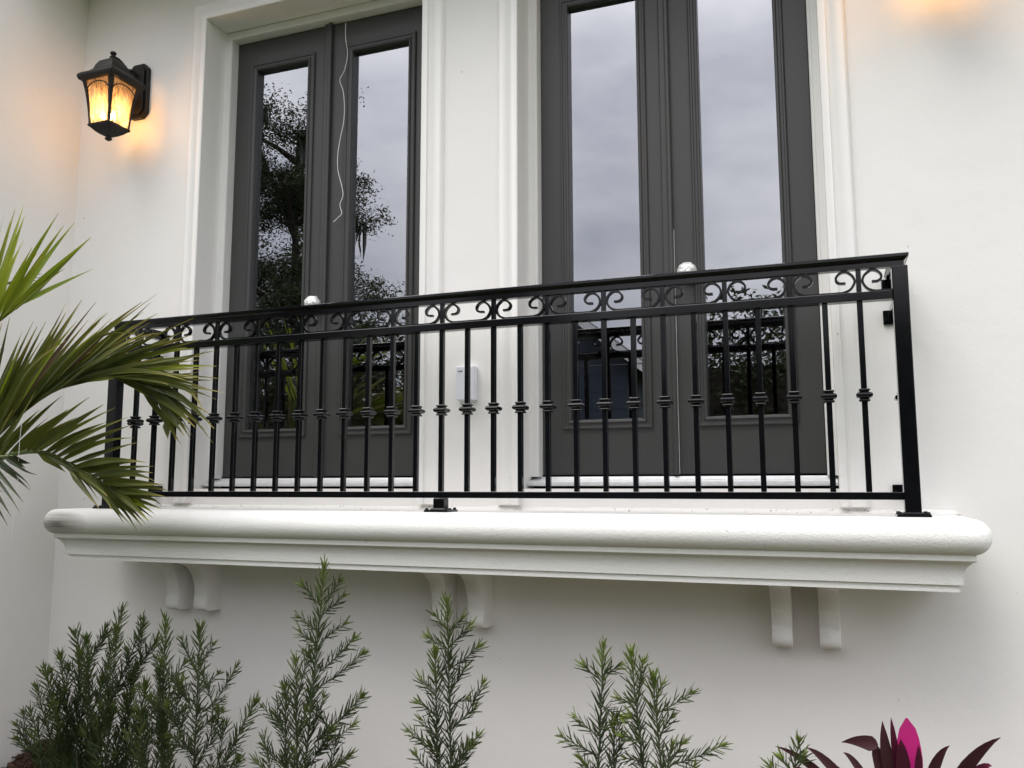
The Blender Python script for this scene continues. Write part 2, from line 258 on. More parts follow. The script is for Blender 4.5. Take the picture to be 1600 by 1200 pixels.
# ---------------- plant and string data (world metres)
FRONDS=[
 ([[-0.335, -0.62, 0.044], [-0.228, -0.588, 0.23], [-0.161, -0.574, 0.308], [-0.049, -0.554, 0.403], [0.067, -0.535, 0.476], [0.186, -0.519, 0.518], [0.307, -0.503, 0.536], [0.427, -0.488, 0.527], [0.503, -0.477, 0.493], [0.561, -0.466, 0.437], [0.592, -0.457, 0.377], [0.608, -0.45, 0.333]],[
  ([-0.312, -0.613, 0.084],[-0.173, -0.621, 0.726],0.0276),
  ([-0.305, -0.611, 0.096],[-0.159, -0.623, 0.646],0.0236),
  ([-0.319, -0.615, 0.072],[-0.256, -0.662, 0.565],0.0223),
  ([-0.293, -0.608, 0.118],[-0.052, -0.687, 0.747],0.0300),
  ([-0.286, -0.605, 0.13],[-0.455, -0.351, 0.738],0.0267),
  ([-0.3, -0.61, 0.106],[-0.233, -0.61, 0.64],0.0241),
  ([-0.276, -0.602, 0.148],[0.253, -0.871, 0.717],0.0234),
  ([-0.269, -0.6, 0.16],[-0.245, -0.437, 0.756],0.0289),
  ([-0.283, -0.604, 0.136],[-0.13, -0.679, 0.672],0.0282),
  ([-0.259, -0.598, 0.176],[-0.235, -0.422, 0.842],0.0273),
  ([-0.252, -0.596, 0.189],[-0.144, -0.501, 0.767],0.0279),
  ([-0.266, -0.6, 0.164],[-0.051, -0.668, 0.647],0.0274),
  ([-0.243, -0.593, 0.204],[0.184, -0.72, 0.712],0.0254),
  ([-0.236, -0.591, 0.217],[-0.182, -0.453, 0.731],0.0273),
  ([-0.25, -0.595, 0.192],[0.045, -0.682, 0.575],0.0296),
  ([-0.227, -0.588, 0.232],[-0.028, -0.501, 0.787],0.0263),
  ([-0.217, -0.586, 0.243],[0.397, -0.847, 0.652],0.0260),
  ([-0.234, -0.59, 0.22],[0.079, -0.704, 0.635],0.0271),
  ([-0.206, -0.584, 0.256],[0.176, -0.605, 0.738],0.0284),
  ([-0.196, -0.582, 0.267],[0.07, -0.505, 0.717],0.0283),
  ([-0.215, -0.586, 0.245],[0.154, -0.65, 0.582],0.0269),
  ([-0.185, -0.579, 0.28],[0.027, -0.426, 0.888],0.0285),
  ([-0.176, -0.577, 0.291],[0.267, -0.664, 0.772],0.0287),
  ([-0.195, -0.581, 0.269],[-0.15, -0.406, 0.74],0.0273),
  ([-0.165, -0.575, 0.304],[-0.086, -0.27, 0.935],0.0297),
  ([-0.154, -0.573, 0.314],[0.218, -0.563, 0.761],0.0258),
  ([-0.174, -0.577, 0.293],[0.324, -0.74, 0.671],0.0286),
  ([-0.141, -0.57, 0.325],[0.021, -0.327, 0.821],0.0253),
  ([-0.13, -0.568, 0.334],[0.162, -0.48, 0.693],0.0275),
  ([-0.152, -0.572, 0.315],[0.065, -0.483, 0.626],0.0225),
  ([-0.117, -0.566, 0.345],[0.135, -0.396, 0.88],0.0263),
  ([-0.106, -0.564, 0.355],[0.245, -0.471, 0.801],0.0248),
  ([-0.128, -0.568, 0.336],[0.15, -0.508, 0.741],0.0281),
  ([-0.093, -0.562, 0.366],[0.288, -0.484, 0.806],0.0276),
  ([-0.082, -0.56, 0.375],[0.588, -0.798, 0.686],0.0224),
  ([-0.104, -0.564, 0.356],[0.303, -0.589, 0.65],0.0269),
  ([-0.069, -0.557, 0.386],[0.619, -0.731, 0.783],0.0272),
  ([-0.058, -0.555, 0.395],[0.327, -0.486, 0.782],0.0213),
  ([-0.081, -0.559, 0.376],[0.36, -0.573, 0.718],0.0230),
  ([-0.045, -0.553, 0.405],[0.752, -0.814, 0.718],0.0222),
  ([-0.032, -0.551, 0.413],[0.61, -0.65, 0.701],0.0226),
  ([-0.057, -0.555, 0.396],[0.542, -0.695, 0.636],0.0213),
  ([-0.019, -0.549, 0.422],[0.561, -0.57, 0.811],0.0244),
  ([-0.006, -0.547, 0.43],[0.487, -0.482, 0.794],0.0264),
  ([-0.031, -0.551, 0.414],[0.529, -0.675, 0.695],0.0292),
  ([0.008, -0.545, 0.439],[0.857, -0.842, 0.725],0.0247),
  ([0.021, -0.542, 0.447],[0.7, -0.662, 0.697],0.0247),
  ([-0.005, -0.547, 0.43],[0.678, -0.728, 0.628],0.0286),
  ([0.034, -0.54, 0.455],[0.662, -0.613, 0.779],0.0213),
  ([0.047, -0.538, 0.463],[0.521, -0.48, 0.748],0.0218),
  ([0.021, -0.542, 0.447],[0.497, -0.521, 0.707],0.0241),
  ([0.06, -0.536, 0.471],[0.568, -0.492, 0.779],0.0297),
  ([0.074, -0.534, 0.478],[0.441, -0.387, 0.717],0.0248),
  ([0.047, -0.538, 0.463],[0.398, -0.407, 0.658],0.0268),
  ([0.089, -0.532, 0.484],[0.723, -0.602, 0.721],0.0223),
  ([0.104, -0.53, 0.489],[0.644, -0.482, 0.663],0.0261),
  ([0.075, -0.534, 0.478],[0.38, -0.342, 0.666],0.0298),
  ([0.119, -0.528, 0.494],[0.683, -0.467, 0.744],0.0242),
  ([0.134, -0.526, 0.5],[0.555, -0.324, 0.698],0.0210),
  ([0.105, -0.53, 0.489],[0.827, -0.709, 0.559],0.0261),
  ([0.149, -0.524, 0.505],[0.711, -0.461, 0.714],0.0222),
  ([0.164, -0.522, 0.51],[0.727, -0.455, 0.633],0.0291),
  ([0.135, -0.526, 0.5],[0.747, -0.581, 0.543],0.0249),
  ([0.179, -0.52, 0.515],[0.905, -0.662, 0.644],0.0236),
  ([0.194, -0.518, 0.519],[0.552, -0.301, 0.67],0.0244),
  ([0.164, -0.522, 0.51],[0.503, -0.337, 0.565],0.0293),
  ([0.21, -0.516, 0.522],[0.781, -0.466, 0.665],0.0233),
  ([0.226, -0.513, 0.524],[0.613, -0.287, 0.615],0.0255),
  ([0.194, -0.518, 0.519],[0.752, -0.553, 0.539],0.0239),
  ([0.242, -0.511, 0.526],[0.665, -0.257, 0.656],0.0255),
  ([0.258, -0.509, 0.529],[0.947, -0.613, 0.544],0.0253),
  ([0.226, -0.513, 0.524],[0.954, -0.687, 0.478],0.0267),
  ([0.274, -0.507, 0.531],[0.849, -0.533, 0.584],0.0236),
  ([0.29, -0.505, 0.533],[0.733, -0.382, 0.523],0.0285),
  ([0.258, -0.509, 0.529],[0.912, -0.697, 0.465],0.0258),
  ([0.305, -0.503, 0.535],[0.958, -0.607, 0.541],0.0295),
  ([0.322, -0.501, 0.535],[0.793, -0.369, 0.517],0.0232),
  ([0.29, -0.505, 0.533],[0.855, -0.596, 0.442],0.0224),
  ([0.338, -0.499, 0.533],[0.664, -0.306, 0.573],0.0236),
  ([0.354, -0.497, 0.532],[0.796, -0.456, 0.469],0.0253),
  ([0.321, -0.501, 0.535],[0.688, -0.453, 0.43],0.0265),
  ([0.37, -0.495, 0.531],[0.719, -0.413, 0.519],0.0220),
  ([0.386, -0.493, 0.53],[0.684, -0.415, 0.437],0.0237),
  ([0.353, -0.497, 0.532],[0.709, -0.487, 0.387],0.0240),
  ([0.402, -0.491, 0.529],[0.965, -0.573, 0.472],0.0258),
  ([0.418, -0.489, 0.527],[0.929, -0.504, 0.44],0.0243),
  ([0.385, -0.493, 0.53],[0.71, -0.405, 0.349],0.0264),
  ([0.433, -0.487, 0.524],[1.014, -0.657, 0.397],0.0233),
  ([0.447, -0.485, 0.518],[0.893, -0.502, 0.342],0.0294),
  ([0.417, -0.489, 0.527],[0.676, -0.347, 0.313],0.0260),
  ([0.461, -0.483, 0.511],[0.964, -0.634, 0.399],0.0281),
  ([0.476, -0.481, 0.505],[0.826, -0.503, 0.339],0.0262),
  ([0.447, -0.485, 0.518],[0.692, -0.42, 0.305],0.0267),
  ([0.49, -0.479, 0.499],[0.841, -0.485, 0.365],0.0293),
  ([0.504, -0.477, 0.492],[0.902, -0.517, 0.284],0.0245),
  ([0.475, -0.481, 0.505],[0.61, -0.373, 0.254],0.0228),
  ([0.514, -0.475, 0.482],[0.845, -0.53, 0.322],0.0286),
  ([0.535, -0.471, 0.462],[0.851, -0.571, 0.304],0.0286),
  ([0.556, -0.467, 0.442],[0.705, -0.426, 0.286],0.0249),
  ([0.571, -0.463, 0.418],[0.735, -0.5, 0.274],0.0281),
  ([0.583, -0.46, 0.394],[0.618, -0.404, 0.276],0.0223),
  ([0.595, -0.456, 0.369],[0.635, -0.457, 0.306],0.0260),
  ([0.604, -0.452, 0.344],[0.613, -0.452, 0.271],0.0240),
 ]),
 ([[-0.319, -0.66, 0.045], [-0.235, -0.619, 0.142], [-0.136, -0.585, 0.197], [-0.058, -0.562, 0.221], [0.022, -0.54, 0.226], [0.09, -0.521, 0.212], [0.157, -0.498, 0.17], [0.237, -0.473, 0.13], [0.303, -0.451, 0.091], [0.355, -0.434, 0.062], [0.394, -0.42, 0.031]],[
  ([-0.259, -0.631, 0.113],[-0.04, -0.733, 0.388],0.0263),
  ([-0.244, -0.624, 0.132],[-0.198, -0.544, 0.368],0.0216),
  ([-0.225, -0.616, 0.147],[0.051, -0.694, 0.388],0.0285),
  ([-0.203, -0.608, 0.16],[-0.095, -0.531, 0.379],0.0270),
  ([-0.18, -0.601, 0.172],[0.264, -0.76, 0.417],0.0276),
  ([-0.158, -0.593, 0.185],[-0.082, -0.458, 0.412],0.0301),
  ([-0.136, -0.585, 0.197],[0.104, -0.513, 0.46],0.0214),
  ([-0.11, -0.578, 0.205],[0.022, -0.495, 0.378],0.0230),
  ([-0.085, -0.57, 0.213],[0.169, -0.527, 0.398],0.0297),
  ([-0.059, -0.562, 0.22],[0.224, -0.484, 0.453],0.0222),
  ([-0.032, -0.555, 0.222],[0.296, -0.607, 0.356],0.0294),
  ([-0.005, -0.547, 0.224],[0.496, -0.67, 0.395],0.0265),
  ([0.023, -0.539, 0.226],[0.453, -0.57, 0.393],0.0224),
  ([0.05, -0.532, 0.22],[0.336, -0.498, 0.343],0.0214),
  ([0.077, -0.524, 0.215],[0.609, -0.66, 0.343],0.0244),
  ([0.102, -0.517, 0.205],[0.632, -0.659, 0.314],0.0215),
  ([0.125, -0.509, 0.19],[0.462, -0.487, 0.283],0.0278),
  ([0.148, -0.501, 0.175],[0.409, -0.386, 0.268],0.0222),
  ([0.172, -0.494, 0.162],[0.557, -0.513, 0.178],0.0238),
  ([0.196, -0.486, 0.15],[0.458, -0.463, 0.196],0.0254),
  ([0.221, -0.478, 0.138],[0.448, -0.363, 0.162],0.0244),
  ([0.245, -0.471, 0.126],[0.677, -0.584, 0.139],0.0273),
  ([0.268, -0.463, 0.112],[0.665, -0.55, 0.117],0.0267),
  ([0.291, -0.455, 0.098],[0.606, -0.454, 0.088],0.0293),
  ([0.314, -0.448, 0.085],[0.609, -0.434, 0.067],0.0266),
  ([0.338, -0.44, 0.072],[0.648, -0.49, 0.043],0.0260),
  ([0.36, -0.432, 0.058],[0.648, -0.481, 0.013],0.0278),
  ([0.381, -0.425, 0.041],[0.573, -0.422, -0.007],0.0222),
  ([-0.294, -0.648, 0.073],[-0.076, -0.681, 0.084],0.0244),
  ([-0.269, -0.636, 0.102],[-0.07, -0.593, 0.057],0.0226),
  ([0.021, -0.54, 0.226],[0.145, -0.51, 0.141],0.0270),
  ([0.048, -0.532, 0.221],[0.377, -0.614, 0.125],0.0271),
  ([0.076, -0.525, 0.215],[0.289, -0.584, 0.113],0.0221),
  ([0.101, -0.517, 0.205],[0.317, -0.496, 0.057],0.0231),
  ([0.124, -0.509, 0.191],[0.301, -0.427, 0.086],0.0254),
  ([0.147, -0.502, 0.176],[0.377, -0.542, -0.01],0.0283),
  ([0.171, -0.494, 0.163],[0.447, -0.579, 0.046],0.0276),
  ([0.195, -0.486, 0.151],[0.493, -0.583, -0.006],0.0223),
  ([0.22, -0.479, 0.139],[0.322, -0.362, -0.071],0.0272),
  ([0.244, -0.471, 0.126],[0.534, -0.543, -0.071],0.0220),
  ([0.267, -0.463, 0.112],[0.374, -0.348, -0.077],0.0270),
  ([0.29, -0.456, 0.098],[0.435, -0.379, -0.079],0.0222),
  ([0.314, -0.448, 0.085],[0.494, -0.421, -0.069],0.0242),
  ([0.337, -0.44, 0.072],[0.581, -0.493, -0.057],0.0240),
  ([0.36, -0.432, 0.058],[0.524, -0.413, -0.046],0.0241),
  ([0.381, -0.425, 0.041],[0.56, -0.441, -0.027],0.0222),
 ]),
 ([[-0.33, -0.72, 0.558], [-0.226, -0.669, 0.686], [-0.137, -0.63, 0.776], [-0.09, -0.611, 0.818], [-0.063, -0.6, 0.842]],[
  ([-0.287, -0.698, 0.611],[-0.491, -0.56, 1.104],0.0293),
  ([-0.27, -0.69, 0.632],[-0.428, -0.552, 1.159],0.0272),
  ([-0.253, -0.682, 0.654],[-0.444, -0.502, 1.264],0.0280),
  ([-0.238, -0.674, 0.672],[-0.217, -0.629, 1.195],0.0286),
  ([-0.228, -0.67, 0.684],[-0.269, -0.539, 1.288],0.0268),
  ([-0.215, -0.664, 0.698],[0.178, -0.863, 1.1],0.0232),
  ([-0.206, -0.66, 0.706],[0.146, -0.82, 1.165],0.0233),
  ([-0.193, -0.654, 0.72],[-0.28, -0.443, 1.35],0.0277),
  ([-0.179, -0.648, 0.734],[-0.171, -0.52, 1.268],0.0229),
  ([-0.173, -0.646, 0.74],[-0.025, -0.657, 1.11],0.0318),
  ([-0.157, -0.638, 0.757],[0.011, -0.595, 1.091],0.0271),
  ([-0.162, -0.641, 0.751],[0.046, -0.653, 1.066],0.0239),
  ([-0.137, -0.63, 0.776],[0.341, -0.801, 1.136],0.0244),
  ([-0.122, -0.624, 0.789],[0.246, -0.68, 1.129],0.0267),
  ([-0.11, -0.619, 0.8],[0.035, -0.442, 1.236],0.0244),
  ([-0.14, -0.631, 0.773],[0.173, -0.709, 1.001],0.0256),
  ([-0.122, -0.624, 0.789],[0.322, -0.73, 0.93],0.0257),
  ([-0.098, -0.614, 0.811],[0.346, -0.705, 0.975],0.0277),
  ([-0.08, -0.607, 0.826],[0.527, -0.804, 1.014],0.0321),
  ([-0.065, -0.601, 0.84],[0.378, -0.645, 0.945],0.0322),
 ]),
 ([[-0.264, -0.78, 0.059], [-0.144, -0.745, 0.17], [-0.033, -0.723, 0.195], [0.065, -0.705, 0.201], [0.09, -0.7, 0.201]],[
  ([0.081, -0.702, 0.201],[0.165, -0.686, 0.171],0.0222),
  ([0.06, -0.706, 0.201],[0.158, -0.708, 0.155],0.0242),
  ([0.039, -0.71, 0.2],[0.261, -0.764, 0.117],0.0222),
  ([0.014, -0.714, 0.198],[0.25, -0.752, 0.088],0.0222),
  ([-0.012, -0.719, 0.196],[0.148, -0.673, 0.068],0.0184),
  ([-0.037, -0.724, 0.194],[0.263, -0.794, 0.024],0.0173),
  ([-0.07, -0.73, 0.186],[0.263, -0.804, -0.016],0.0177),
  ([-0.098, -0.736, 0.18],[0.169, -0.763, -0.033],0.0244),
  ([-0.127, -0.742, 0.174],[0.177, -0.783, -0.065],0.0195),
  ([-0.154, -0.748, 0.16],[0.08, -0.758, -0.087],0.0193),
  ([-0.182, -0.756, 0.135],[-0.075, -0.696, -0.088],0.0225),
 ]),
 ([[-0.826, -0.3, 0.981], [-0.683, -0.281, 1.021], [-0.541, -0.262, 1.06], [-0.453, -0.25, 1.08]],[
  ([-0.464, -0.252, 1.078],[-0.335, -0.274, 1.077],0.0084),
  ([-0.479, -0.253, 1.075],[-0.384, -0.242, 1.07],0.0108),
  ([-0.498, -0.256, 1.07],[-0.401, -0.246, 1.052],0.0091),
  ([-0.517, -0.259, 1.066],[-0.443, -0.224, 1.045],0.0076),
  ([-0.535, -0.261, 1.062],[-0.373, -0.295, 1.014],0.0102),
  ([-0.565, -0.265, 1.054],[-0.484, -0.27, 1.007],0.0078),
  ([-0.62, -0.272, 1.038],[-0.566, -0.27, 0.992],0.0109),
  ([-0.457, -0.25, 1.08],[-0.393, -0.25, 1.1],0.0088),
 ]),
]
SHRUBS=[
 ('bush',[
  ([0.15, -0.26, -1.251],[0.269, -0.472, -0.53]),
  ([0.161, -0.301, -0.826],[0.188, -0.214, -0.456]),
  ([0.167, -0.327, -0.768],[0.088, -0.359, -0.533]),
  ([0.269, -0.344, -1.208],[0.314, -0.364, -0.506]),
  ([0.245, -0.315, -0.816],[0.415, -0.331, -0.493]),
  ([0.289, -0.312, -0.762],[0.531, -0.371, -0.531]),
  ([0.292, -0.328, -1.061],[0.301, -0.225, -0.675]),
  ([0.097, -0.31, -1.241],[-0.033, -0.317, -0.64]),
  ([0.065, -0.298, -0.991],[0.135, -0.374, -0.611]),
  ([0.052, -0.311, -1.092],[-0.032, -0.394, -0.678]),
  ([0.008, -0.297, -1.179],[-0.281, -0.208, -0.816]),
  ([0.028, -0.329, -1.217],[-0.291, -0.225, -0.915]),
  ([-0.017, -0.301, -1.258],[-0.162, -0.323, -0.981]),
  ([0.14, -0.287, -1.192],[0.213, -0.325, -0.713]),
  ([0.102, -0.286, -1.171],[0.03, -0.21, -0.832]),
  ([0.328, -0.267, -1.226],[0.336, -0.323, -0.781]),
  ([0.37, -0.317, -1.131],[0.513, -0.399, -0.7]),
  ([0.021, -0.273, -1.237],[0.033, -0.394, -0.815]),
  ([0.057, -0.337, -1.236],[0.039, -0.313, -0.912]),
  ([0.3, -0.342, -1.205],[0.237, -0.369, -0.88]),
  ([-0.098, -0.325, -1.259],[-0.141, -0.296, -1.065]),
  ([0.371, -0.345, -1.219],[0.268, -0.294, -0.947]),
  ([0.424, -0.313, -1.248],[0.478, -0.363, -0.834]),
  ([-0.034, -0.319, -1.254],[-0.002, -0.335, -0.988]),
  ([0.118, -0.26, -1.28],[0.06, -0.277, -0.998]),
 ]),
 ('pair',[
  ([0.569, -0.353, -1.168],[0.463, -0.251, -0.471]),
  ([0.569, -0.363, -0.679],[0.514, -0.35, -0.611]),
  ([0.557, -0.351, -0.781],[0.623, -0.32, -0.684]),
  ([0.55, -0.346, -0.832],[0.431, -0.331, -0.726]),
  ([0.574, -0.374, -0.92],[0.655, -0.349, -0.798]),
  ([0.577, -0.367, -0.97],[0.484, -0.406, -0.799]),
  ([0.592, -0.386, -1.035],[0.703, -0.415, -0.873]),
  ([0.569, -0.374, -1.089],[0.392, -0.353, -0.919]),
  ([0.708, -0.334, -1.157],[0.881, -0.533, -0.444]),
  ([0.719, -0.357, -0.644],[0.676, -0.39, -0.519]),
  ([0.744, -0.387, -0.612],[0.839, -0.407, -0.525]),
  ([0.729, -0.369, -0.738],[0.814, -0.344, -0.645]),
  ([0.69, -0.333, -0.823],[0.819, -0.325, -0.753]),
  ([0.734, -0.376, -0.784],[0.661, -0.381, -0.68]),
  ([0.718, -0.368, -0.884],[0.867, -0.382, -0.771]),
  ([0.745, -0.389, -0.946],[0.638, -0.382, -0.815]),
  ([0.695, -0.34, -1.037],[0.79, -0.319, -0.89]),
  ([0.788, -0.393, -1.127],[1.017, -0.377, -0.731]),
  ([0.833, -0.347, -0.973],[0.866, -0.352, -0.826]),
  ([0.879, -0.334, -0.901],[0.91, -0.325, -0.948]),
  ([0.77, -0.319, -1.107],[0.968, -0.399, -0.943]),
  ([0.518, -0.366, -1.17],[0.46, -0.37, -0.957]),
  ([0.79, -0.357, -1.163],[0.762, -0.298, -0.995]),
  ([0.675, -0.4, -1.163],[0.565, -0.319, -0.961]),
 ]),
 ('tall',[
  ([1.239, -0.385, -1.075],[1.299, -0.361, -0.219]),
  ([1.261, -0.311, -0.378],[1.194, -0.34, -0.292]),
  ([1.284, -0.335, -0.362],[1.352, -0.336, -0.272]),
  ([1.268, -0.317, -0.401],[1.359, -0.323, -0.33]),
  ([1.29, -0.357, -0.464],[1.206, -0.369, -0.409]),
  ([1.287, -0.358, -0.515],[1.198, -0.355, -0.463]),
  ([1.285, -0.349, -0.489],[1.374, -0.334, -0.428]),
  ([1.285, -0.356, -0.604],[1.438, -0.37, -0.472]),
  ([1.283, -0.355, -0.661],[1.433, -0.3, -0.539]),
  ([1.255, -0.32, -0.59],[1.185, -0.306, -0.545]),
  ([1.22, -0.376, -1.08],[1.185, -0.362, -0.572]),
  ([1.166, -0.32, -0.713],[1.212, -0.321, -0.545]),
  ([1.197, -0.368, -0.746],[1.153, -0.385, -0.665]),
  ([1.118, -0.3, -1.118],[1.107, -0.311, -0.683]),
  ([1.145, -0.358, -0.822],[1.025, -0.338, -0.756]),
  ([1.139, -0.351, -0.962],[1.04, -0.339, -0.895]),
  ([1.249, -0.318, -0.868],[1.434, -0.302, -0.691]),
  ([1.247, -0.322, -0.913],[1.421, -0.335, -0.784]),
  ([1.262, -0.369, -0.831],[1.312, -0.368, -0.69]),
  ([1.229, -0.335, -0.957],[1.354, -0.365, -0.801]),
  ([1.212, -0.347, -1.023],[1.425, -0.368, -0.882]),
  ([1.171, -0.368, -1.021],[1.038, -0.384, -0.94]),
  ([1.165, -0.347, -0.892],[1.091, -0.349, -0.783]),
  ([1.205, -0.328, -0.778],[1.248, -0.336, -0.634]),
  ([1.18, -0.298, -1.088],[1.078, -0.281, -0.954]),
  ([1.247, -0.336, -1.045],[1.353, -0.314, -0.938]),
 ]),
 ('mid',[
  ([1.817, -0.331, -1.022],[1.816, -0.38, -0.325]),
  ([1.799, -0.329, -0.428],[1.745, -0.328, -0.38]),
  ([1.812, -0.353, -0.424],[1.868, -0.369, -0.375]),
  ([1.818, -0.365, -0.476],[1.897, -0.373, -0.401]),
  ([1.802, -0.335, -0.494],[1.712, -0.322, -0.457]),
  ([1.802, -0.327, -0.561],[1.92, -0.342, -0.478]),
  ([1.759, -0.318, -1.012],[1.772, -0.382, -0.502]),
  ([1.77, -0.366, -0.588],[1.809, -0.354, -0.523]),
  ([1.756, -0.33, -0.663],[1.681, -0.307, -0.612]),
  ([1.8, -0.316, -0.64],[1.854, -0.305, -0.555]),
  ([1.804, -0.32, -0.683],[1.86, -0.312, -0.663]),
  ([1.776, -0.333, -0.726],[1.696, -0.349, -0.681]),
  ([1.813, -0.339, -0.764],[1.894, -0.312, -0.688]),
  ([1.788, -0.356, -0.848],[1.642, -0.316, -0.79]),
  ([1.814, -0.337, -0.893],[1.918, -0.346, -0.777]),
  ([1.794, -0.37, -0.8],[1.722, -0.377, -0.731]),
  ([1.814, -0.359, -0.949],[1.891, -0.344, -0.808]),
  ([1.765, -0.316, -0.969],[1.652, -0.282, -0.883]),
  ([1.777, -0.333, -0.898],[1.735, -0.339, -0.825]),
 ]),
 ('twinleft',[
  ([2.332, -0.325, -0.96],[2.355, -0.292, -0.46]),
  ([2.349, -0.317, -0.559],[2.294, -0.323, -0.517]),
  ([2.355, -0.307, -0.546],[2.415, -0.318, -0.509]),
  ([2.354, -0.342, -0.631],[2.425, -0.353, -0.663]),
  ([2.341, -0.323, -0.739],[2.258, -0.298, -0.691]),
  ([2.351, -0.35, -0.71],[2.423, -0.343, -0.669]),
  ([2.338, -0.314, -0.802],[2.224, -0.336, -0.75]),
  ([2.381, -0.297, -0.963],[2.402, -0.345, -0.687]),
  ([2.333, -0.307, -0.886],[2.266, -0.294, -0.826]),
  ([2.376, -0.335, -0.832],[2.432, -0.34, -0.725]),
  ([2.324, -0.35, -0.933],[2.29, -0.298, -0.842]),
 ]),
 ('twinright',[
  ([2.493, -0.283, -0.954],[2.453, -0.31, -0.471]),
  ([2.485, -0.349, -0.578],[2.507, -0.377, -0.481]),
  ([2.489, -0.353, -0.617],[2.421, -0.35, -0.607]),
  ([2.566, -0.361, -0.919],[2.543, -0.408, -0.522]),
  ([2.537, -0.324, -0.65],[2.648, -0.312, -0.578]),
  ([2.533, -0.319, -0.601],[2.555, -0.312, -0.561]),
  ([2.508, -0.356, -0.733],[2.436, -0.357, -0.72]),
  ([2.506, -0.31, -0.806],[2.429, -0.289, -0.81]),
  ([2.565, -0.341, -0.829],[2.583, -0.32, -0.746]),
  ([2.582, -0.321, -0.804],[2.735, -0.274, -0.743]),
  ([2.577, -0.346, -0.788],[2.623, -0.336, -0.727]),
  ([2.541, -0.31, -0.723],[2.58, -0.311, -0.659]),
  ([2.504, -0.354, -0.695],[2.46, -0.366, -0.656]),
  ([2.583, -0.365, -0.897],[2.663, -0.386, -0.776]),
 ]),
 ('small',[
  ([2.938, -0.394, -0.862],[2.977, -0.467, -0.651]),
  ([2.953, -0.406, -0.766],[2.925, -0.393, -0.728]),
  ([2.957, -0.402, -0.749],[2.987, -0.395, -0.712]),
  ([2.936, -0.407, -0.822],[2.891, -0.365, -0.763]),
 ]),
]
TI_LEAVES=[
 ([3.214, -0.42, -0.871],[3.046, -0.392, -0.742],[2.904, -0.374, -0.7],0.0244,'d'),
 ([3.217, -0.42, -0.871],[3.083, -0.449, -0.721],[2.998, -0.469, -0.668],0.0267,'d'),
 ([3.22, -0.42, -0.87],[3.146, -0.449, -0.714],[3.096, -0.469, -0.672],0.0222,'d'),
 ([3.224, -0.42, -0.87],[3.18, -0.452, -0.651],[3.093, -0.473, -0.643],0.0422,'b'),
 ([3.227, -0.42, -0.861],[3.208, -0.442, -0.701],[3.204, -0.457, -0.579],0.0333,'d'),
 ([3.231, -0.42, -0.86],[3.233, -0.45, -0.67],[3.226, -0.47, -0.564],0.0200,'r'),
 ([3.247, -0.42, -0.867],[3.269, -0.42, -0.658],[3.269, -0.42, -0.574],0.0733,'p'),
 ([3.235, -0.42, -0.868],[3.248, -0.45, -0.703],[3.248, -0.47, -0.62],0.0400,'r'),
 ([3.257, -0.42, -0.865],[3.29, -0.45, -0.707],[3.292, -0.47, -0.631],0.0222,'r'),
 ([3.252, -0.42, -0.866],[3.313, -0.45, -0.696],[3.37, -0.471, -0.625],0.0289,'d'),
 ([3.247, -0.42, -0.867],[3.376, -0.429, -0.695],[3.5, -0.436, -0.6],0.0467,'d'),
 ([3.26, -0.42, -0.865],[3.397, -0.42, -0.721],[3.444, -0.42, -0.67],0.0222,'d'),
 ([3.268, -0.42, -0.864],[3.418, -0.45, -0.693],[3.47, -0.47, -0.668],0.0311,'r'),
 ([3.22, -0.42, -0.874],[3.062, -0.448, -0.768],[2.96, -0.467, -0.724],0.0244,'d'),
 ([3.21, -0.42, -0.875],[3.115, -0.417, -0.754],[3.047, -0.414, -0.718],0.0200,'d'),
]
STRING_PATH=[[0.826, 0.452, 2.489], [0.828, 0.452, 2.403], [0.842, 0.452, 2.312], [0.825, 0.452, 2.228], [0.799, 0.452, 2.18], [0.82, 0.452, 2.117], [0.83, 0.452, 2.035], [0.828, 0.452, 1.949], [0.811, 0.452, 1.865], [0.798, 0.452, 1.781], [0.8, 0.452, 1.695], [0.825, 0.452, 1.607], [0.834, 0.452, 1.555], [0.817, 0.452, 1.507], [0.829, 0.452, 1.461], [0.807, 0.452, 1.44], [0.781, 0.452, 1.42]]
FIBRE_PATH=[[0.112, -0.7, 0.335], [0.107, -0.7, 0.234], [0.112, -0.7, 0.108], [0.103, -0.7, -0.016], [0.097, -0.7, -0.127]]
